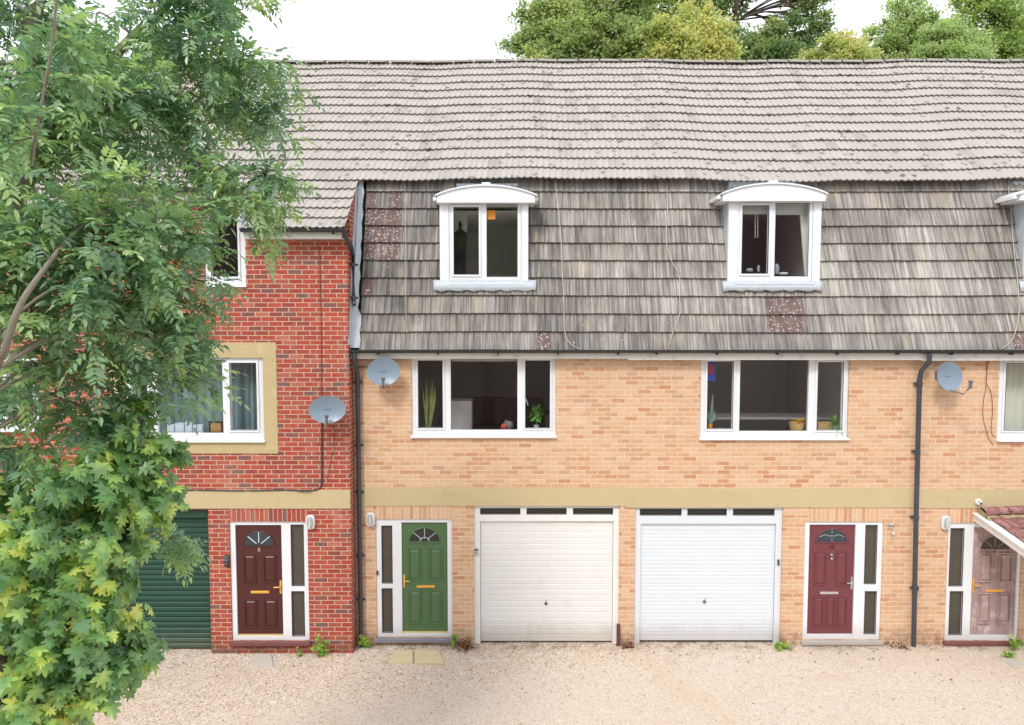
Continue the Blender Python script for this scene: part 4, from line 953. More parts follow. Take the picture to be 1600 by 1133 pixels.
# dark sofa in the room
x, z = W(775, 672, 1.0); t = thing('sofa', 'dark brown sofa inside the room above the green door', 'sofa', (x+.02, 1.1, wA[2]-.75+.0))
sz = wA[2]-.75
m = MB(); m.box(-.85, .85, -.42, .42, .12, .72); m.build('seat', M['wood_in'], t, True, bevel=.04); m = MB(); m.box(-.85, .85, .26, .48, .721, 1.22); m.build('backrest', M['wood_in'], t, True, bevel=.05)
for s in (-1, 1):
    m = MB(); m.box(.851*s if s > 0 else -1.03, 1.03 if s > 0 else -.851, -.45, .48, .1, .98); m.build('armrest', M['wood_in'], t, True, bevel=.05)
for sx in (-.9, .9):
    for sy_ in (-.4, .4): m = MB(); m.box(sx-.03, sx+.03, sy_-.03, sy_+.03, 0, .1); m.build('leg', M['dishdark'], t, True)
cq = rect(704, 625, 738, 676, 1.0); t = thing('cabinet', 'pale grey cabinet left of the dark sofa inside the room', 'cabinet', ((cq[0]+cq[1])/2, 1.0, sz)); m = MB(); m.box(cq[0], cq[1], .8, 1.3, sz, cq[3]); m.build('cabinet_body', M['mirror'], t, bevel=.01)
m = MB(); m.box(cq[0]+.03, cq[1]-.03, .785, .7995, sz+.1, cq[3]-.04); m.build('cabinet_door', M['mirror'], t, bevel=.004)
x, z = W(791, 668, .24); t = thing('cloth', 'crumpled red and grey cloth on the inner sill above the green door', 'cloth', (x, .24, z-.02))
def lump(m, c, r, seed, n=14, sq=(1,1,1)):
    rr = random.Random(seed); vs = []
    for i in range(n//2+1):
        ph = math.pi*i/(n//2)
        for k in range(n):
            th = 2*math.pi*k/n; q = r*(1+.25*math.sin(3*th+seed)+rr.uniform(-.12,.12)); vs.append((c[0]+q*sq[0]*math.sin(ph)*math.cos(th), c[1]+q*sq[1]*math.sin(ph)*math.sin(th), c[2]+q*sq[2]*math.cos(ph)))
    fs = [(i*n+k, i*n+(k+1)%n, (i+1)*n+(k+1)%n, (i+1)*n+k) for i in range(n//2) for k in range(n)]; m.add(vs, fs)
m = MB(); lump(m, (-.05,0,.035), .04, 2); m.build('red_fold', M['redcloth'], t, True, smooth=True); m = MB(); lump(m, (.05,.02,.06), .07, 5, sq=(1.2,.7,.8)); lump(m, (-.0,.03,.1), .035, 8); m.build('grey_fold', M['greycloth'], t, True, smooth=True)
# window of the burgundy door house
q = rect(1106, 566, 1117.5, 595, .17); z_ = (q[2]+q[3])/2; t = thing('hanging_picture', 'small blue and red print hanging behind the top left pane', 'picture', ((q[0]+q[1])/2, .17, q[2]))
m = MB(); m.box(q[0], q[1], .16, .172, q[2], q[3]); m.build('sheet', M['picblue'], t); m = MB(); m.box(q[0]+.005, q[1]-.04, .154, .1595, z_-.05, q[3]-.03); m.build('print', M['picred'], t)
x, z = W(1109, 671, .2); t = thing('cactus', 'grey green cactus like plant in a yellow pot behind the left pane', 'house plant', (x, .2, z)); m = MB(); m.lathe([(.035,0),(.05,.10),(.042,.095)], (0,0,0), 16); m.build('pot', M['terracotta'], t, True, smooth=True)
m = MB()
for (a, L, k) in ((.1,.5,0),(.45,.22,1),(-.3,.3,2),(.9,.16,3)):
    m.tube([(0,0,.09),(math.sin(a)*L*.5,.0,.09+L*.5),(math.sin(a)*L*.8,0,.09+L)], [.012,.03,.008], 8)
m.build('foliage', M['plantdark'], t, True, smooth=True)
x, z = W(1245, 674, .23); t = thing('basket', 'wicker basket holding yellow flowers behind the wide middle pane', 'basket', (x, .23, z)); m = MB(); m.lathe([(.10,0),(.13,.15),(.12,.15),(.09,.02)], (0,0,0), 18); m.build('basket_body', M['wicker'], t, True)
m = MB(); blob_leaves(m, (.02,-.02,.16), 60, .05, (.10,.05,.05), 11, narrow=.7); m.build('flower', M['yellow'], t, True)
q = rect(1276, 661, 1299, 672, .24); m = MB(); m.box(q[0], q[1]-.01, .2, .3, q[2], q[3]); m.box(q[0]-.005, q[1]-.005, .195, .305, q[3]+.0005, q[3]+.015); tag(m.build('box', M['wicker'], bevel=.006), 'tan wicker box behind the right pane, beside the spiky plant', 'box')
pot_plant('spiky_plant', 'green spiky leaved plant in a white pot behind the right pane', 1305, 672, .2, .06, .06, 'whitepot', 'plantgreen', 46, .26, (.05,.05,.04), .03, 9, .07)
# table with pale edge
t = thing('table', 'long white topped table inside the room beside the burgundy door house window', 'table', (W(1210,0,1.2)[0], 1.2, wB[2]-.75)); m = MB(); m.box(-1.3, 1.3, -.3, .3, .93, .97); m.build('tabletop', M['upvc_old'], t, True)
for sx in (-1.25, 1.25):
    for sy_ in (-.27, .27): m = MB(); m.box(sx-.025, sx+.025, sy_-.025, sy_+.025, 0, .93); m.build('leg', M['upvc_old'], t, True)
# red house window sill
ledge(h8, rw1, YR)
for i, (l, r, tpy) in enumerate(((262, 273, 663), (274, 288, 661), (289, 300, 660), (301, 316, 664))):
    q = rect(l, tpy, r, 677, YR+.16); m = MB(); m.box(q[0], q[1], YR+.14+.01*i, YR+.20+.01*i, q[2], q[3]); m.box(q[0]+.006, q[1]-.006, YR+.137+.01*i, YR+.1395+.01*i, q[2]+.03, q[3]-.01)
    tag(m.build('card', M['card'], bevel=.003), ('pale blue card standing leftmost in the row on the red house sill', 'wide pale card second from the left on the red house sill', 'tall pale card second from the right on the red house sill', 'low pale card at the right end of the row on the red house sill')[i], 'card', 'pale cards on the window sill')
q = rect(326, 658, 348, 677, YR+.17); t = thing('photo_frame', 'dark framed tan picture standing on the red house window sill', 'picture frame', ((q[0]+q[1])/2, YR+.17, q[2]))
m = MB(); ring(m, (q[0]+.025, q[1]-.025, q[2]+.025, q[3]-.025), .022, YR+.16, YR+.18); m.build('frame', M['wood_in'], t); m = MB(); m.box(q[0]+.02, q[1]-.02, YR+.172, YR+.178, q[2]+.02, q[3]-.02); m.build('picture', M['tan'], t)
# dormers
q = rect(761, 329, 774, 343, .17); m = MB(); m.box(q[0], q[1], .16, .165, q[2], q[3]); tag(m.build('paper_note', M['orange']), 'orange square of paper behind the top of the right dormer pane', 'paper')
t = thing('pane_silhouette', 'dark coat before a pale panel behind the left dormer pane', 'silhouette', (W(718,0,.6)[0], .6, W(0,430,.6)[1]))
m = MB(); q = rect(706, 331, 730, 362, .75); m.box(q[0], q[1], .74, .75, q[2], q[3]); o = m.build('wall_mirror', M['mirror']); tag(o, 'pale mirror panel high inside the left pane of the first dormer', 'mirror')
m = MB(); cx, cz_ = W(719, 360, .6); zb = W(0, 430, .6)[1]; hw = .14
m.tube([(cx, .6, cz_+.16), (cx, .6, cz_+.10), (cx, .6, cz_+.03), (cx, .6, cz_-.05), (cx-.01, .6, (cz_+zb)/2), (cx-.02, .6, zb+.1), (cx-.02, .6, zb-.1)], [.012, .034, .022, .12, .11, .12, .12], 12); m.build('cloth', M['silhouette'], t, smooth=True)  # dark figure-like shape filling the left dormer pane
for (px, py, w, h, lab, nm) in ((1171, 425, .12, .06, 'low glass bowl behind the left pane of the second dormer', 'bowl'), (1185, 425, .05, .11, 'small upright jar behind the left pane of the second dormer', 'jar'), (1213, 428, .10, .16, 'round glass globe behind the middle post of the second dormer', 'globe'), (1224, 429, .16, .035, 'pale flat dish at the foot of the right dormer pane', 'dish')):
    x, z = W(px, py, .26); m = MB(); m.lathe([(w*.3, 0), (w*.5, h*.4), (w*.42, h*.8), (w*.3, h)], (x, .26, z), 16); tag(m.build(nm, M['glassware' if nm != 'dish' else 'card'], smooth=True), lab, nm)
m = MB(); q = rect(1148, 432, 1272, 440, .2); m.box(q[0], q[1], .19, .34, q[2], q[3]-.02); m.build('inner_sill', M['upvc_old'], dB_)
# ================================================================== ground
gt = NT('gravel_ground'); g, x, y, z = gt.xyz('pos')
def gravel_nodes(t, g, x, y):
    v1 = t.new('ShaderNodeTexVoronoi'); v1.inputs['Scale'].default_value = 46; t.link(g, v1.inputs['Vector'])
    r = t.white(v1.outputs['Color']); base = t.ramp(r, [(0, S(168,142,118,.8)), (.10, S(204,182,160,.8)), (.4, S(224,206,186,.8)), (.7, S(234,220,204,.82)), (.88, S(216,188,158,.8)), (1, S(246,240,234,.86))])
    fine = t.noise(g, 120, 3, .6)
    smoothc = t.mix(t.noise(g, 60, 4, .7), S(214,196,178,.8), S(234,220,204,.82))
    # worn, finer surface where cars park; coarse loose gravel elsewhere
    w = t.noise(t.comb(x, y, 0), .55, 3, .5)
    cx_ = t.math('ADD', t.math('MULTIPLY', t.math('SUBTRACT', y, -.45), -.9), t.math('MULTIPLY', x, .26))
    f = t.step(t.math('ADD', cx_, t.math('MULTIPLY', w, .8)), .55, 1.2)
    f = t.math('MULTIPLY', f, .55)
    c = t.mix(f, base, smoothc)
    c = t.mix(t.math('MULTIPLY', t.step(t.noise(g, 1.1, 5, .65), .52, .72), .35), c, S(214,184,156,.8))
    px2 = t.math('ABSOLUTE', t.math('SUBTRACT', t.math('ADD', x, t.math('MULTIPLY', y, .45)), t.math('MULTIPLY_ADD', t.noise(g, 2, 4, .7), 1.2, 1.3)))
    c = t.mix(t.math('MULTIPLY', t.math('SUBTRACT', 1.0, t.step(px2, .05, .35)), .45), c, S(222,196,170,.8))
    near = t.math('SUBTRACT', 1.0, t.step(t.math('MULTIPLY', y, -1), .02, .35))
    c = t.mix(t.math('MULTIPLY', near, t.math('MULTIPLY', t.step(t.noise(g, 4, 5, .7), .4, .65), .7)), c, S(128,98,72,.75))
    return c, v1.outputs['Distance'], fine, f
c, dist, fine, f = gravel_nodes(gt, g, x, y)
gt.col(c); gt.rough(.92); gt.p.inputs['Specular IOR Level'].default_value = .2
gt.bump(gt.math('ADD', gt.math('MULTIPLY', dist, -1.0), gt.math('MULTIPLY', fine, .4)), .8, .012)
gm = NT('rough_ground'); g2, x2, y2, z2 = gm.xyz('pos'); gm.col(gm.ramp(gm.noise(g2, .8, 6, .7), [(.3, (.05,.075,.02,1)), (.7, (.13,.12,.06,1))])); gm.rough(.95)
m = MB(); m.add([(-250,-250,-.03),(250,-250,-.03),(250,250,-.03),(-250,250,-.03)], [(0,1,2,3)]); o = m.build('ground', gm.m, None, loc=(0,0,-.03)); tag(o, kind='structure')
nx, ny = 180, 90; X, Yg = np.meshgrid(np.linspace(-13, 13, nx), np.linspace(-19.5, .3, ny)); Z = .012*np.sin(X*1.3+Yg)+.010*np.sin(Yg*2.2+X*.4)+.006*np.sin(X*4.1-Yg*3)
Z = Z*np.clip(-Yg*2, 0, 1)+.004; V = np.stack([X.ravel(), Yg.ravel(), Z.ravel()], 1)
F = [(j*nx+i, j*nx+i+1, (j+1)*nx+i+1, (j+1)*nx+i) for j in range(ny-1) for i in range(nx-1)]
tag(mesh_np('driveway', V, F, gt.m, None, smooth=True), kind='structure')
def gz(x, y): return (.012*np.sin(x*1.3+y)+.010*np.sin(y*2.2+x*.4)+.006*np.sin(x*4.1-y*3))*np.clip(-y*2, 0, 1)+.004
# loose stones lying on the drive
ico = np.array([(1,0,0),(-1,0,0),(0,1,0),(0,-1,0),(0,0,1),(0,0,-1)], float); icf = np.array([(0,2,4),(2,1,4),(1,3,4),(3,0,4),(2,0,5),(1,2,5),(3,1,5),(0,3,5)])
def stones(n, xr_, yr_, seed, s0, s1):
    r = np.random.default_rng(seed); x = r.uniform(*xr_, n); y = yr_[0]+(yr_[1]-yr_[0])*r.random(n)**.8
    keep = r.random(n) < np.clip(1.25-((-y-.45)*.9+x*.26)*.75, .22, 1); x = x[keep]; y = y[keep]; n = len(x)
    s = r.uniform(s0, s1, n)*r.choice([.7, 1, 1, 1.4], n); th = r.uniform(0, 6.28, n)
    T = ico[None]*np.stack([s, s*r.uniform(.6, 1, n), s*r.uniform(.4, .7, n)], 1)[:, None]; T = T*(1+r.uniform(-.25, .25, (n, 6, 1)))
    cx, sx = np.cos(th)[:, None], np.sin(th)[:, None]; q = np.stack([T[..., 0]*cx-T[..., 1]*sx, T[..., 0]*sx+T[..., 1]*cx, T[..., 2]], 2)
    q += np.stack([x, y, gz(x, y)+s*.25], 1)[:, None]; F = (icf[None]+6*np.arange(n)[:, None, None]).reshape(-1, 3)
    return q.reshape(-1, 3), F, np.repeat(r.random(n), 8)
sm_ = NT('loose_stone'); rn = sm_.attr('leaf_rnd'); sm_.col(sm_.ramp(rn, [(0, S(140,112,92,.8)), (.1, S(186,160,136,.8)), (.35, S(222,204,188,.8)), (.7, S(234,222,208,.82)), (.86, S(210,172,132,.8)), (1, S(246,240,232,.85))])); sm_.rough(.85)
Vs, Fs, As = stones(52000, (-9.5, 9.5), (-3.4, -.01), 3, .007, .013)
tag(mesh_np('gravel', Vs, Fs, sm_.m, None, {'leaf_rnd': As}), 'loose pale buff gravel scattered over the driveway', 'gravel', kind='stuff')
# paving slabs
def slab(pts, label, mat='slab', z=.028):
    m = MB(); n = len(pts); P_ = []
    for px, py in pts:
        d = math.atan((py-566.5)/FPX)+TILT; Y = CY+CZ/math.tan(d); P_.append((W(px, py, Y)[0], Y))
    m.add([(p[0], p[1], z) for p in P_]+[(p[0], p[1], -.02) for p in P_], [tuple(range(n)), tuple(range(2*n-1, n-1, -1))]+[(i, i+n, (i+1)%n+n, (i+1)%n) for i in range(n)])
    return tag(m.build('paving_slab', M[mat], bevel=.006), label, 'paving slab')
slab([(617,1020),(645,1018),(645,1038),(606,1037)], 'left of the two buff slabs in front of the green door', 'slab')
slab([(648,1018),(685,1019),(694,1039),(648,1038)], 'right of the two buff slabs in front of the green door', 'slab')
slab([(397,1024),(424,1024),(427,1044),(393,1043)], 'single grey slab half buried in gravel by the maroon door', 'slabgrey')
slab([(1558,1030),(1585,1031),(1600,1040),(1590,1048)], 'pale slab half buried in gravel near the porch', 'slabgrey')
# kerb and blue crate at the bottom right edge
t = thing('storage_crate', 'corner of a grey blue plastic crate at the bottom right', 'crate', (6.93, -2.78, 0))
m = MB(); m.plate(-.2, .2, .0, .25, [(-.08,.08,.16,.2)], -.15, -.14); m.box(-.2, .2, .14, .15, 0, .25); m.box(-.2, -.19, -.139, .139, 0, .25); m.box(.19, .2, -.139, .139, 0, .25); m.box(-.19,.19,-.139,.139,0,.01); m.build('tub', M['crate'], t, True, bevel=.003)
m = MB(); ring(m, (-.2,.2,0,.0), .0, 0, 0) if False else m.box(-.215, .215, -.165, .165, .2505, .27); m.build('lid', M['crate'], t, True, bevel=.006)
EXPO = .54
# ================================================================== foliage
def norm(a): return a/np.maximum(np.linalg.norm(a, axis=-1, keepdims=True), 1e-9)
def frames(along, up):
    a = norm(along); z = norm(up-(up*a).sum(-1, keepdims=True)*a); x = np.cross(a, z); return np.stack([x, a, z], -1)
def instance(T, TF, pos, Rm, sc, rnd):
    """T (k,3) template verts, TF (m,3) tris; returns world verts, faces, per-face value"""
    n = len(pos); V = np.einsum('nij,kj->nki', Rm, T)*sc[:, None, None]+pos[:, None]
    F = (TF[None]+len(T)*np.arange(n)[:, None, None]).reshape(-1, 3); return V.reshape(-1, 3), F, np.repeat(rnd, len(TF))
LEAFLET = np.array([(0,0,0), (-.17,.22,.03), (.17,.22,.03), (-.19,.5,.02), (.19,.5,.02), (-.10,.8,-.03), (.10,.8,-.03), (0,1.02,-.09), (0,.3,-.03), (0,.6,-.04)])
LEAFLET_F = np.array([(0,8,1),(0,2,8),(1,8,3),(8,2,4),(8,9,3),(8,4,9),(3,9,5),(9,4,6),(9,7,5),(9,6,7)])
half = [(0,.0),(.14,-.10),(.36,-.16),(.30,.02),(.50,.04),(.76,.22),(.58,.32),(.30,.33),(.40,.48),(.47,.70),(.30,.66),(.15,.62),(.13,.84),(0,1.08)]
pal = half+[(-a, b) for a, b in half[-2:0:-1]]
SYC = np.array([(0,.34,.035)]+[(a, b, -.16*(a*a+max(b-.3,0)**2)) for a, b in pal]); SYC_F = np.array([(0, 1+i, 1+(i+1) % len(pal)) for i in range(len(pal))])
def compound_leaves(base, along, up, length, r, pairs=4):
    """ash leaves: pairs of leaflets and one at the tip of a drooping stalk"""
    n = len(base); Fr = frames(along, up); X, A, Z = Fr[..., 0], Fr[..., 1], Fr[..., 2]; out = []; pos = []; al = []; nn = []; sc = []
    for k in range(pairs):
        t = .28+.64*k/pairs; p = base+A*(length*t)[:, None]-np.array([0,0,1])*(length*.22*t*t)[:, None]
        for s in (-1, 1):
            d = norm(A*(.55+r.normal(0,.08,(n,1)))+X*s-np.array([0,0,1])*(.25+r.normal(0,.15,(n,1)))); pos.append(p); al.append(d); nn.append(Z+r.normal(0,.28,(n,3))); sc.append(length*(.34+.05*math.sin(k*1.4))*r.uniform(.85,1.12,n))
    p = base+A*(length*.95)[:, None]-np.array([0,0,1])*(length*.2)[:, None]; pos.append(p); al.append(norm(A-np.array([0,0,.5]))); nn.append(Z+r.normal(0,.2,(n,3))); sc.append(length*.36*np.ones(n))
    rn = r.random(n); m = 2*pairs+1; rnd = np.concatenate([np.clip(rn+r.normal(0,.06,n),0,1) for _ in range(m)])
    pos = np.concatenate(pos); al = np.concatenate(al); nn = np.concatenate(nn); sc = np.concatenate(sc)
    return instance(LEAFLET, LEAFLET_F, pos, frames(al, nn), sc, rnd)
ashm = leaf_mat('ash_leaf', [(0, S(86,122,100,1)), (.3, S(112,148,116,1)), (.55, S(138,172,124,1)), (.8, S(170,196,130,1)), (1, S(202,218,148,1))], 1.6, .36, .4, .34, 1)
sycm = leaf_mat('sycamore_leaf', [(0, S(84,124,82,1)), (.3, S(114,158,100,1)), (.55, S(146,184,108,1)), (.70, S(184,208,110,1)), (.84, S(216,220,112,1)), (1, S(236,224,118,1))], 3.2, .42, .62, .36, .9)
def broad_tree(name, label, cat, base, mains, clusters, kind, seed, bark, leafmat, trunk_r, twlen=.5, leaflen=.25, density=1.0, group=None):
    """clusters: (x, y, z, radius, n_twigs). limbs run from the nearest point of the main limbs to each cluster"""
    r = np.random.default_rng(seed); t = thing(name, label, cat, base, group); mb = MB(); tw = MB(); pts = []
    for i, path in enumerate(mains):
        sp = smooth(path['p'], 5); n = len(sp); rr = [path['r0']+(path['r1']-path['r0'])*k/(n-1) for k in range(n)]; (mb if i == 0 else tw if path.get('twig') else mb)
        if i == 0: tr = MB(); tr.tube(sp, rr, 12); tr.build('trunk', bark, t, smooth=True)
        else: lm = MB(); lm.tube(sp, rr, 8); lm.build('limb', bark, t, smooth=True)
        pts += [(p, q) for p, q in zip(sp, rr)]
    B = []; A = []; U = []; Ls = []
    for (cx, cy, cz, rad, nt) in clusters:
        c = Vector((cx, cy, cz)); p, q = min(pts, key=lambda a: (a[0]-c).length+max(0, a[0].z-c.z)*.6); mid = (p+c)/2+Vector((r.normal(0,.06), r.normal(0,.06), .08+.12*(c-p).length))
        sp = smooth([p, mid, c], 4); r0 = min(q*.45, .008+.010*(c-p).length); mb.tube(sp, [r0+(.005-r0)*k/(len(sp)-1) for k in range(len(sp))], 6)
        for k in range(int(nt*density)):
            d = r.normal(0, 1, 3); d[2] = d[2]*.7+.15; d /= np.linalg.norm(d); s = c+Vector(d*rad*r.uniform(0, .45)); L = twlen*r.uniform(.6, 1.2)*min(1.2, rad/.35+.3)
            dd = Vector(d); e1 = s+dd*L*.5+Vector((0,0,.03)); e2 = s+dd*L+Vector((0,0,-.12*L)); q_ = smooth([s, e1, e2], 4); tw.tube(q_, [.005-.003*j/8 for j in range(len(q_))], 4, cap=False)
            for j, u in enumerate(np.linspace(.15, 1, 6)):
                idx = min(int(u*(len(q_)-1)), len(q_)-2); b = q_[idx]; dr = (q_[idx+1]-b).normalized(); side = dr.cross(Vector((0,0,1)));
                if side.length < .1: side = Vector((1,0,0))
                side.normalize(); tw_up = side.cross(dr)
                for s2 in (-1, 1):
                    o = side if j % 2 == 0 else tw_up
                    B.append(b); A.append(dr*.6+o*s2*.9+Vector(r.normal(0,.2,3))-Vector((0,0,.25))); U.append(Vector((0,0,1))+Vector(r.normal(0,.35,3))); Ls.append(leaflen*r.uniform(.65,1.15))
            B.append(q_[-1]); A.append(dd-Vector((0,0,.3))); U.append(Vector((0,0,1))+Vector(r.normal(0,.3,3))); Ls.append(leaflen)
    mb.build('branches', bark, t, smooth=True); tw.build('twigs', M['twig'], t)
    B = np.array(B); A = np.array(A); U = np.array(U); Ls = np.array(Ls)
    if kind == 'ash': V, F, rn = compound_leaves(B, A, U, Ls, r)
    else:
        n = len(B); A = norm(A); pet = B+A*(Ls*.55)[:, None]+np.array([0,0,-1])*(Ls*.15)[:, None]
        out = norm(B-np.array([t.location.x, t.location.y, 0])*np.array([1,1,0])-B*np.array([0,0,1])); al = norm(A*.7+r.normal(0,.3,(n,3))+np.array([0,0,-.75])); U = norm(U*.9+out*.75+np.array([.3,-.45,.0])+r.normal(0,.28,(n,3)))
        V, F, rn = instance(SYC, SYC_F, pet, frames(al, U), Ls*r.uniform(.55,1.45,n), r.random(n)**1.15)
        st = MB()
        for i in range(n):
            st.tube([B[i], pet[i]], .0022, 3, cap=False)
        st.build('leaf_stalks', M['twig'], t)
    mesh_np('crown', V, F, leafmat, t, {'leaf_rnd': rn}); return t
def C(px, py, Y, rpx, n):
    x, z = W(px, py, Y); return (x, Y, z, rpx*(Y-CY)/FPX, n)
rc = np.random.default_rng(21)
ash_cl = []
# upper crown, further away
for (px, py, rp, Y, n) in [(20,20,60,-5.6,18),(90,70,60,-5.3,16),(70,150,65,-5.5,18),(20,110,60,-5.9,14),(235,15,52,-5.0,10),(310,10,55,-5.2,14),(380,15,50,-4.9,10),(255,95,42,-4.8,9),(300,130,55,-5.2,14),(375,95,45,-5.0,11),(350,165,55,-4.9,12),
    (390,200,35,-4.8,8),(300,215,50,-5.1,9),(235,170,55,-5.4,12),(170,145,50,-5.6,11),(130,215,60,-5.8,14),(60,250,65,-5.9,14),(200,250,45,-5.2,8),(345,250,36,-4.9,7),(375,305,42,-5.2,10),(405,322,30,-5.1,7),(412,285,24,-5.0,5),(345,310,30,-5.0,5),(10,200,60,-6.1,12),(150,40,30,-4.9,4),(320,60,50,-5.1,12),(-60,60,90,-5.6,12),(-60,220,90,-5.8,12),
    # middle crown, nearer the camera
    (60,330,70,-6.4,15),(140,330,65,-6.3,14),(215,310,50,-5.9,10),(20,420,70,-6.7,14),(110,410,70,-6.6,15),(190,390,60,-6.3,13),(255,370,45,-5.9,9),(280,440,48,-5.8,10),(215,460,60,-6.2,13),(130,490,65,-6.5,14),(40,500,60,-6.6,11),(300,490,40,-5.7,8),
    (240,530,50,-6.0,10),(170,560,55,-6.3,11),(90,590,55,-6.4,8),(265,590,36,-5.8,7),(215,620,42,-6.0,8),(140,640,45,-6.2,8),(30,640,60,-6.4,9),(60,700,50,-6.3,8),(20,760,50,-6.2,6),(-70,420,100,-6.5,12),(-70,620,90,-6.3,9),(262,840,26,-5.6,5),(240,870,26,-5.6,4),(318,530,26,-5.6,5),(322,560,0,-5.5,0)]:
    if n: ash_cl.append(C(px, py, Y, rp, n))
A0 = Vector((-4.6, -6.3, 0))
def V3(px, py, Y): x, z = W(px, py, Y); return (x, Y, z)
ash_mains = [dict(p=[A0, (-4.55,-6.3,1.6), (-4.4,-6.25,3.2), (-4.2,-6.0,5.0), (-3.9,-5.7,7.0), (-3.7,-5.6,8.6)], r0=.15, r1=.05),
    dict(p=[(-4.45,-6.3,3.0), V3(-20,620,-7.0), V3(8,545,-7.15), V3(30,480,-7.15), V3(62,430,-7.0), V3(110,370,-6.6), V3(160,330,-6.4)], r0=.027, r1=.010),
    dict(p=[(-4.3,-6.1,4.4), V3(40,260,-5.9), V3(140,185,-5.5), V3(230,160,-5.2), V3(290,175,-5.1)], r0=.07, r1=.018),
    dict(p=[V3(230,160,-5.2), V3(280,200,-5.05), V3(300,235,-5.0), V3(318,270,-5.0), V3(330,300,-5.0)], r0=.016, r1=.005),
    dict(p=[(-4.0,-5.8,6.2), V3(170,100,-5.3), V3(250,20,-5.1), V3(300,-30,-5.1)], r0=.05, r1=.02),
    dict(p=[V3(290,175,-5.1), V3(322,140,-5.0), V3(345,80,-5.0), V3(365,20,-5.0)], r0=.016, r1=.010),
    dict(p=[V3(48,260,-7.3), V3(62,180,-7.3), V3(80,80,-7.3), V3(90,-20,-7.35)], r0=.010, r1=.006)]
ash_cl += [C(58,210,-7.3,26,4), C(72,130,-7.3,26,4), C(84,50,-7.3,26,4)]
broad_tree('ash_tree', 'tall ash tree with feathery leaves filling the upper left of the view', 'tree', tuple(A0), ash_mains, ash_cl, 'ash', 4, M['bark'], ashm, .15, .40, .20, .82)
syc_cl = [C(*q) for q in [(215,700,-6.2,40,5),(250,715,-6.15,20,4),(180,740,-6.4,45,6),(110,770,-6.6,45,6),(60,830,-6.7,50,6),(130,840,-6.6,50,7),(190,810,-6.3,38,6),(240,790,-6.1,22,4),(150,900,-6.5,42,6),(200,862,-6.3,26,4),(90,920,-6.7,55,7),(30,930,-6.8,50,6),
    (140,970,-6.6,48,7),(60,1010,-6.8,55,7),(190,1000,-6.4,26,4),(120,1050,-6.6,45,6),(40,1080,-6.8,55,7),(100,1110,-6.8,38,5),(165,1030,-6.5,30,4),(10,880,-6.9,50,6),(175,690,-6.3,38,4),(-60,900,-6.8,80,8),(-60,1060,-6.8,80,8),(20,1150,-6.8,70,7),(230,750,-6.2,34,4),(195,1035,-6.4,20,3),(-20,770,-6.7,45,4),(195,640,-6.1,26,3)]]
S0 = Vector((-4.0, -6.9, 0))
syc_mains = [dict(p=[S0, V3(-12,1120,-6.95), V3(2,1020,-6.9), V3(12,930,-6.8), V3(25,850,-6.7), V3(60,760,-6.5)], r0=.07, r1=.018),
    dict(p=[V3(5,980,-6.85), V3(70,930,-6.7), V3(140,880,-6.5), V3(200,840,-6.3)], r0=.022, r1=.007), dict(p=[V3(25,850,-6.7), V3(120,790,-6.5), V3(200,740,-6.25)], r0=.018, r1=.006), dict(p=[V3(0,1060,-6.9), V3(60,1040,-6.8), V3(130,1010,-6.6)], r0=.02, r1=.006)]
broad_tree('sycamore_tree', 'sycamore sapling with big lobed yellow green leaves at lower left', 'tree', tuple(S0), syc_mains, syc_cl, 'syc', 8, M['barkdark'], sycm, .07, .28, .080, 3.0)
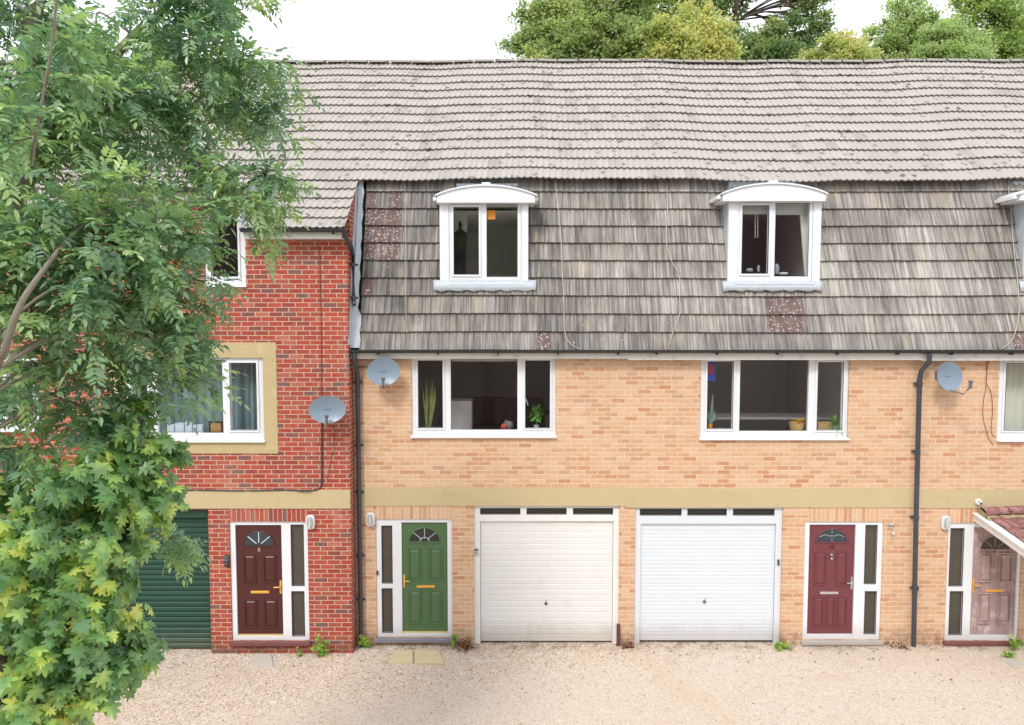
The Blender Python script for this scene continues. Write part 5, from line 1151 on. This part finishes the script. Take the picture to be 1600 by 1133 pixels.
# ------------------------------------------------------------------ trees standing behind the terrace
LQ = np.array([(0,0,0), (-.5,.35,.06), (-.28,.8,0), (0,1,-.05), (.28,.8,0), (.5,.35,.06)]); LQF = np.array([(0,1,2),(0,2,3),(0,3,4),(0,4,5)])
def far_tree(name, label, x, y, trunk_h, blobs, leafmat, nleaf, size, seed, bark=None, openb=0, r0=.35):
    r = np.random.default_rng(seed); t = thing(name, label, 'tree', (x, y, 0), 'trees behind the terrace roof'); bark = bark or M['barkdark']; top = max(b[2] for b in blobs)
    tr = MB(); pts = smooth([(x, y, 0), (x+.1, y, trunk_h*.6), (x-.1, y+.1, trunk_h), (x, y, top)], 5); tr.tube(pts, [r0*(1-.8*k/(len(pts)-1)) for k in range(len(pts))], 10); tr.build('trunk', bark, t, smooth=True)
    lm = MB(); P_ = []; 
    extra = []
    for (bx, by, bz, br) in blobs:
        for k in range(6):
            d = r.normal(0, 1, 3); d /= np.linalg.norm(d); d[2] = abs(d[2])*.8 if k < 4 else d[2]; rr = br*r.uniform(.22, .42); extra.append((bx+d[0]*br*1.0, by+d[1]*br*.8, bz+d[2]*br*1.0, rr))
    blobs = [(b[0], b[1], b[2], b[3]*.88) for b in blobs]+extra; tot = sum(b[3]**2 for b in blobs)
    for (bx, by, bz, br) in blobs:
        q = min(pts, key=lambda p: abs(p.z-(bz-1.2*br-.6))); sp = smooth([q, ((q.x+bx)/2, (q.y+by)/2, (q.z+bz)/2+.2), (bx, by, bz)], 5); w = .02+.05*br
        lm.tube(sp, [w+(.02-w)*k/(len(sp)-1) for k in range(len(sp))], 7)
        for k in range(10 if br > .6 else 3):
            d = r.normal(0, 1, 3); d /= np.linalg.norm(d); c = Vector((bx, by, bz)); e = c+Vector(d)*br*.95; s = sp[int(len(sp)*r.uniform(.5, .99))]; mdp = (s+e)/2+Vector(r.normal(0,.12*br,3)); lm.tube(smooth([s, mdp, e], 3), [.035*(1-.8*j/6) for j in range(7)], 5, cap=False)
        n = int(nleaf*br*br/tot); nc = max(6, int(n/55)); d = norm(r.normal(0, 1, (nc, 3))); d[:, 2] *= .9; cc = np.array([bx, by, bz])+d*(br*r.uniform(.35, 1.0, nc)**.6)[:, None]
        idx = r.integers(0, nc, n); p = cc[idx]+r.normal(0, 1, (n, 3))*(br*.15+.09)*r.uniform(.5, 1.3, nc)[idx][:, None]*np.array([1,1,.7]); P_.append((p, idx, r.random(nc)[idx]))
    lm.build('limbs', bark, t, smooth=True)
    p = np.concatenate([a for a, _, _ in P_]); cr = np.concatenate([c for _, _, c in P_]); n = len(p); al = norm(r.normal(0, 1, (n, 3))+np.array([0,0,-.5])); up = norm(r.normal(0, .6, (n, 3))+np.array([0,-.25,1]))
    V, F, rn = instance(LQ, LQF, p, frames(al, up), size*r.uniform(.6, 1.3, n), np.clip(.55*cr+.45*r.random(n), 0, 1))
    mesh_np('crown', V, F, leafmat, t, {'leaf_rnd': rn}); return t
def Bp(px, py, Y, rpx): x, z = W(px, py, Y); return (x, Y, z, rpx*(Y-CY)/FPX)
olive = leaf_mat('olive_leaf', [(0, S(112,134,96,.97)), (.3, S(150,168,118,.97)), (.6, S(180,192,134,.97)), (.85, S(206,206,146,1)), (1, S(224,190,144,1))], .5, .6, .4, .55, .35)  # haze is put into the far trees' leaf colours, raised and greyed
gold = leaf_mat('golden_leaf', [(0, S(130,148,100,.97)), (.3, S(178,188,128,.97)), (.62, S(210,208,146,.97)), (.88, S(224,202,148,1)), (1, S(226,176,130,1))], .6, .6, .3, .55, .35)
dgreen = leaf_mat('dark_green_leaf', [(0, S(106,130,100,1)), (.4, S(136,158,114,1)), (.75, S(172,184,128,1)), (1, S(212,196,132,1))], .6, .6, .4, .55, .35)
bgreen = leaf_mat('fresh_green_leaf', [(0, S(140,160,120,1)), (.4, S(170,186,140,1)), (.75, S(194,204,154,1)), (1, S(216,220,172,1))], .5, .65, .3, .55, .3)
ygreen = leaf_mat('yellow_green_leaf', [(0, S(138,158,108,1)), (.4, S(170,188,124,1)), (.75, S(198,206,136,1)), (1, S(222,200,136,1))], .6, .6, .3, .55, .35)
far_tree('broadleaf_tree', 'wide olive green tree behind the roof, left of the golden one', W(940,60,15)[0], 15, 9, [Bp(830,75,15,34),(*Bp(850,40,15.5,40),),Bp(900,50,15,58),Bp(960,20,15.5,62),Bp(990,70,14.5,50),Bp(930,90,14.4,45),Bp(870,95,14.6,45),Bp(1035,10,15.5,52),Bp(915,-10,16,50),Bp(860,120,15,40),Bp(960,130,15,60)], olive, 62000, .10, 31)
far_tree('broadleaf_tree', 'rounded golden leaved tree behind the roof, between olive and dark trees', W(1085,80,13.2)[0], 13.2, 8, [Bp(1045,65,13,38),Bp(1090,55,13.2,40),Bp(1120,85,13,32),Bp(1030,95,13,30),Bp(1075,100,12.8,44),Bp(1085,130,13,50)], gold, 30000, .095, 32)
far_tree('broadleaf_tree', 'tall dark tree with bare limbs showing against the sky', W(1150,60,16)[0], 16, 10, [Bp(1110,10,16,34),Bp(1165,-8,16.5,28),Bp(1150,70,16,30),Bp(1230,40,16,26),Bp(1215,75,16,32),Bp(1180,92,16,30),Bp(1270,20,16,26),Bp(1268,-5,16,28),Bp(1250,70,16,24),Bp(1195,120,16,50),Bp(1290,45,16,14)], dgreen, 21000, .10, 33, r0=.42)
far_tree('broadleaf_tree', 'small orange tinged treetop just above the ridge', W(1315,90,14)[0], 14, 8, [Bp(1290,85,14,22),Bp(1322,78,14,24),Bp(1340,95,14,18),Bp(1310,105,14,32),Bp(1352,98,14.5,20),Bp(1270,100,14.5,24)], gold, 14000, .09, 34)
far_tree('broadleaf_tree', 'feathery fresh green tree with sky showing through, left of its twin', W(1415,60,19)[0], 19, 11, [Bp(1385,55,19,26),Bp(1415,30,19,32),Bp(1440,50,19,30),Bp(1400,78,19,28),Bp(1435,85,19,30),Bp(1365,80,19.5,14),Bp(1410,110,19,44)], bgreen, 19000, .09, 35)
far_tree('broadleaf_tree', 'broad fresh green treetop right of the feathery one', W(1490,80,17.5)[0], 17.5, 10, [Bp(1480,62,17.5,32),Bp(1515,72,17.3,28),Bp(1468,85,17.2,26),Bp(1500,90,17,34),Bp(1450,92,17.4,20),Bp(1495,120,17,40)], bgreen, 23000, .09, 36)
far_tree('broadleaf_tree', 'yellow green tree at the far right top corner', W(1560,40,20)[0], 20, 11, [Bp(1510,10,20,28),Bp(1545,30,20,38),Bp(1590,20,20,40),Bp(1580,60,20,36),Bp(1545,75,20,30),Bp(1530,-15,20,34),Bp(1620,60,20,40),Bp(1575,100,20,44)], ygreen, 27000, .10, 37)
far_tree('broadleaf_tree', 'green tree across the drive, seen only as a reflection in the dormer panes', -1.2, -21, 4, [(-1.2,-21,8.5,1.8),(-.2,-21,10.2,1.5),(-2.3,-21,10.4,1.6),(-1.0,-21,6.4,1.3)], dgreen, 9000, .2, 39)
# ------------------------------------------------------------------ weeds along the foot of the walls
weedm = leaf_mat('weed_leaf', [(0, S(96,140,60,.9)), (.5, S(140,178,76,.9)), (1, S(196,204,90,.9))], 9, .3, .2, .5, .4)
weedd = leaf_mat('dry_weed', [(0, S(96,66,50,.85)), (.5, S(136,98,76,.85)), (1, S(168,136,100,.85))], 9, .2, .2, .8, .2)
def weed(px, py, Y, w, h, n, size, label, leafmat=None, cat='weed', seed=1, name='weed'):
    r = np.random.default_rng(seed); x, _ = W(px, py, Y); t = thing(name, label, cat, (x, Y, 0), 'weeds at the foot of the walls'); m = MB(); tips = []
    for k in range(max(4, n//10)):
        e = Vector((x+r.uniform(-w, w)*.8, Y+r.uniform(-w, w*.3)*.7-.02, h*r.uniform(.45, 1))); m.tube([(x+r.uniform(-.02,.02), Y, 0), ((x+e.x)/2, (Y+e.y)/2-.01, e.z*.6), e], .003, 4); tips.append(e)
    m.build('stem', M['twig'] if leafmat is not weedd else M['barkdark'], t)
    T = np.array([tips[i] for i in r.integers(0, len(tips), n)]); p = np.array([x, Y, 0])+(T-np.array([x, Y, 0]))*r.uniform(.25, 1, (n, 1))+r.normal(0, w*.18, (n, 3)); p[:, 2] = np.maximum(p[:, 2], .01); p[:, 1] = np.minimum(p[:, 1], Y+.03)
    al = norm(r.normal(0, 1, (n, 3))+np.array([0,-.6,-.1])); up = norm(r.normal(0, .4, (n, 3))+np.array([0,-.7,.8]))
    V, F, rn = instance(LQ if leafmat is weedd else SYC, LQF if leafmat is weedd else SYC_F, p, frames(al, up), size*r.uniform(.6, 1.2, n), r.random(n)); mesh_np('foliage', V, F, leafmat or weedm, t, {'leaf_rnd': rn}); return t
weed(503, 1005, YR-.09, .13, .36, 95, .05, 'bushy yellow green weed on the red brick wall, right of the maroon door', seed=2)
weed(571, 1003, -.10, .11, .26, 70, .05, 'leafy weed at the foot of the corner drainpipe', seed=3)
weed(708, 1000, -.09, .08, .22, 36, .05, 'small bright weed at the right end of the green door step', seed=4)
weed(727, 1010, -.10, .22, .13, 170, .045, 'brown withered weed between green door and cream garage', weedd, seed=5)
weed(468, 1003, YR-.09, .05, .18, 18, .035, 'thin wispy weed under the maroon door step', seed=6)
weed(980, 1012, -.10, .13, .12, 80, .04, 'dry tuft at the foot of the pier between the garages', weedd, seed=7)
weed(1222, 1010, -.10, .16, .09, 90, .045, 'low bright green weed right of the bluish white garage', seed=8)
weed(1584, 1000, -.20, .11, .30, 50, .055, 'leafy weed growing at the right end of the weathered door step', seed=9)
weed(1573, 1024, -.42, .10, .10, 50, .05, 'low green weed on the gravel by the porch', seed=10)
weed(1400, 1014, -.08, .22, .05, 60, .035, 'low brown litter of plants left of the black drainpipe', weedd, seed=11)
litm = leaf_mat('fallen_leaf', [(0, S(96,70,48,.85)), (.5, S(150,112,70,.85)), (1, S(190,160,90,.9))], 9, .1, .2, .8, .2)
r = np.random.default_rng(77); n = 300; x = r.uniform(-8, 9, n); y = -np.abs(r.normal(0, 1, n))**1.6*.4-.04; y = np.clip(y, -3.4, -.03); y = np.where(x < XB[2], y+YR, y); p = np.stack([x, y, gz(x, y)+.018], 1)
al = norm(np.stack([r.normal(0,1,n), r.normal(0,1,n), r.normal(0,.15,n)], 1)); up = norm(np.stack([r.normal(0,.25,n), r.normal(0,.25,n), np.ones(n)], 1))
V, F, rn = instance(LQ, LQF, p, frames(al, up), r.uniform(.015, .04, n), r.random(n)); tag(mesh_np('leaf_litter', V, F, litm, None, {'leaf_rnd': rn}), 'small brown fallen leaves along the foot of the walls', 'leaf litter', kind='stuff')
# ================================================================== opposite side of the street, seen only in the window panes
t = thing('terraced_house', 'long brown brick house across the drive, seen only as a reflection in the panes', 'house', (0, -24, 0)); 
m = MB(); m.box(-20, 20, -32, -24, 0, 6.0); m.build('wall', plain('brown_brick', S(128,112,104), .9, var=.4, scale=20), t)
m = MB(); m.prismx([(-23.6, 5.9), (-29, 13.8), (-33, 6)], -20, 20)
ot = NT('brown_roof'); g_, x_, y_, z_ = ot.xyz('pos'); st_ = ot.step(ot.math('FRACT', ot.math('DIVIDE', z_, .24)), .0, .3)
ot.col(ot.mix(st_, S(44,34,34), ot.mix(ot.noise(g_, 9, 4, .7), S(104,80,76), S(140,112,106)))); ot.rough(.9); m.build('roof', ot.m, t)
# ================================================================== light
w = bpy.data.worlds.new('World'); scene.world = w; w.use_nodes = True; nt = w.node_tree; bg = nt.nodes['Background']
SUN_EL, SUN_AZ = R(48), R(205)
sky = nt.nodes.new('ShaderNodeTexSky'); sky.sky_type = 'NISHITA'; sky.sun_disc = False; sky.sun_elevation = SUN_EL; sky.sun_rotation = SUN_AZ; sky.dust_density = 4; sky.air_density = 1.0
mx = nt.nodes.new('ShaderNodeMix'); mx.data_type = 'RGBA'; mx.inputs[0].default_value = .86; nt.links.new(sky.outputs[0], mx.inputs[6]); mx.inputs[7].default_value = (9.2, 9.6, 10.3, 1)
nt.links.new(mx.outputs[2], bg.inputs[0]); bg.inputs[1].default_value = .122
sun = bpy.data.lights.new('sun', 'SUN'); sun.energy = 1.5; sun.angle = R(12); sun.color = (1, .97, .93); so = bpy.data.objects.new('sun', sun); COL.objects.link(so)
dirv = Vector((math.sin(SUN_AZ)*math.cos(SUN_EL), math.cos(SUN_AZ)*math.cos(SUN_EL), math.sin(SUN_EL))); so.rotation_euler = dirv.to_track_quat('Z', 'Y').to_euler(); so.location = (0, -10, 20)
vs_ = scene.view_settings; vs_.view_transform = 'Standard'; vs_.look = 'None'; vs_.gamma = 1; vs_.exposure = EXPO; vs_.use_curve_mapping = False
scene.render.engine = 'CYCLES'; scene.cycles.max_bounces = 8; scene.cycles.transparent_max_bounces = 12
scene.render.resolution_x = 1024; scene.render.resolution_y = 725
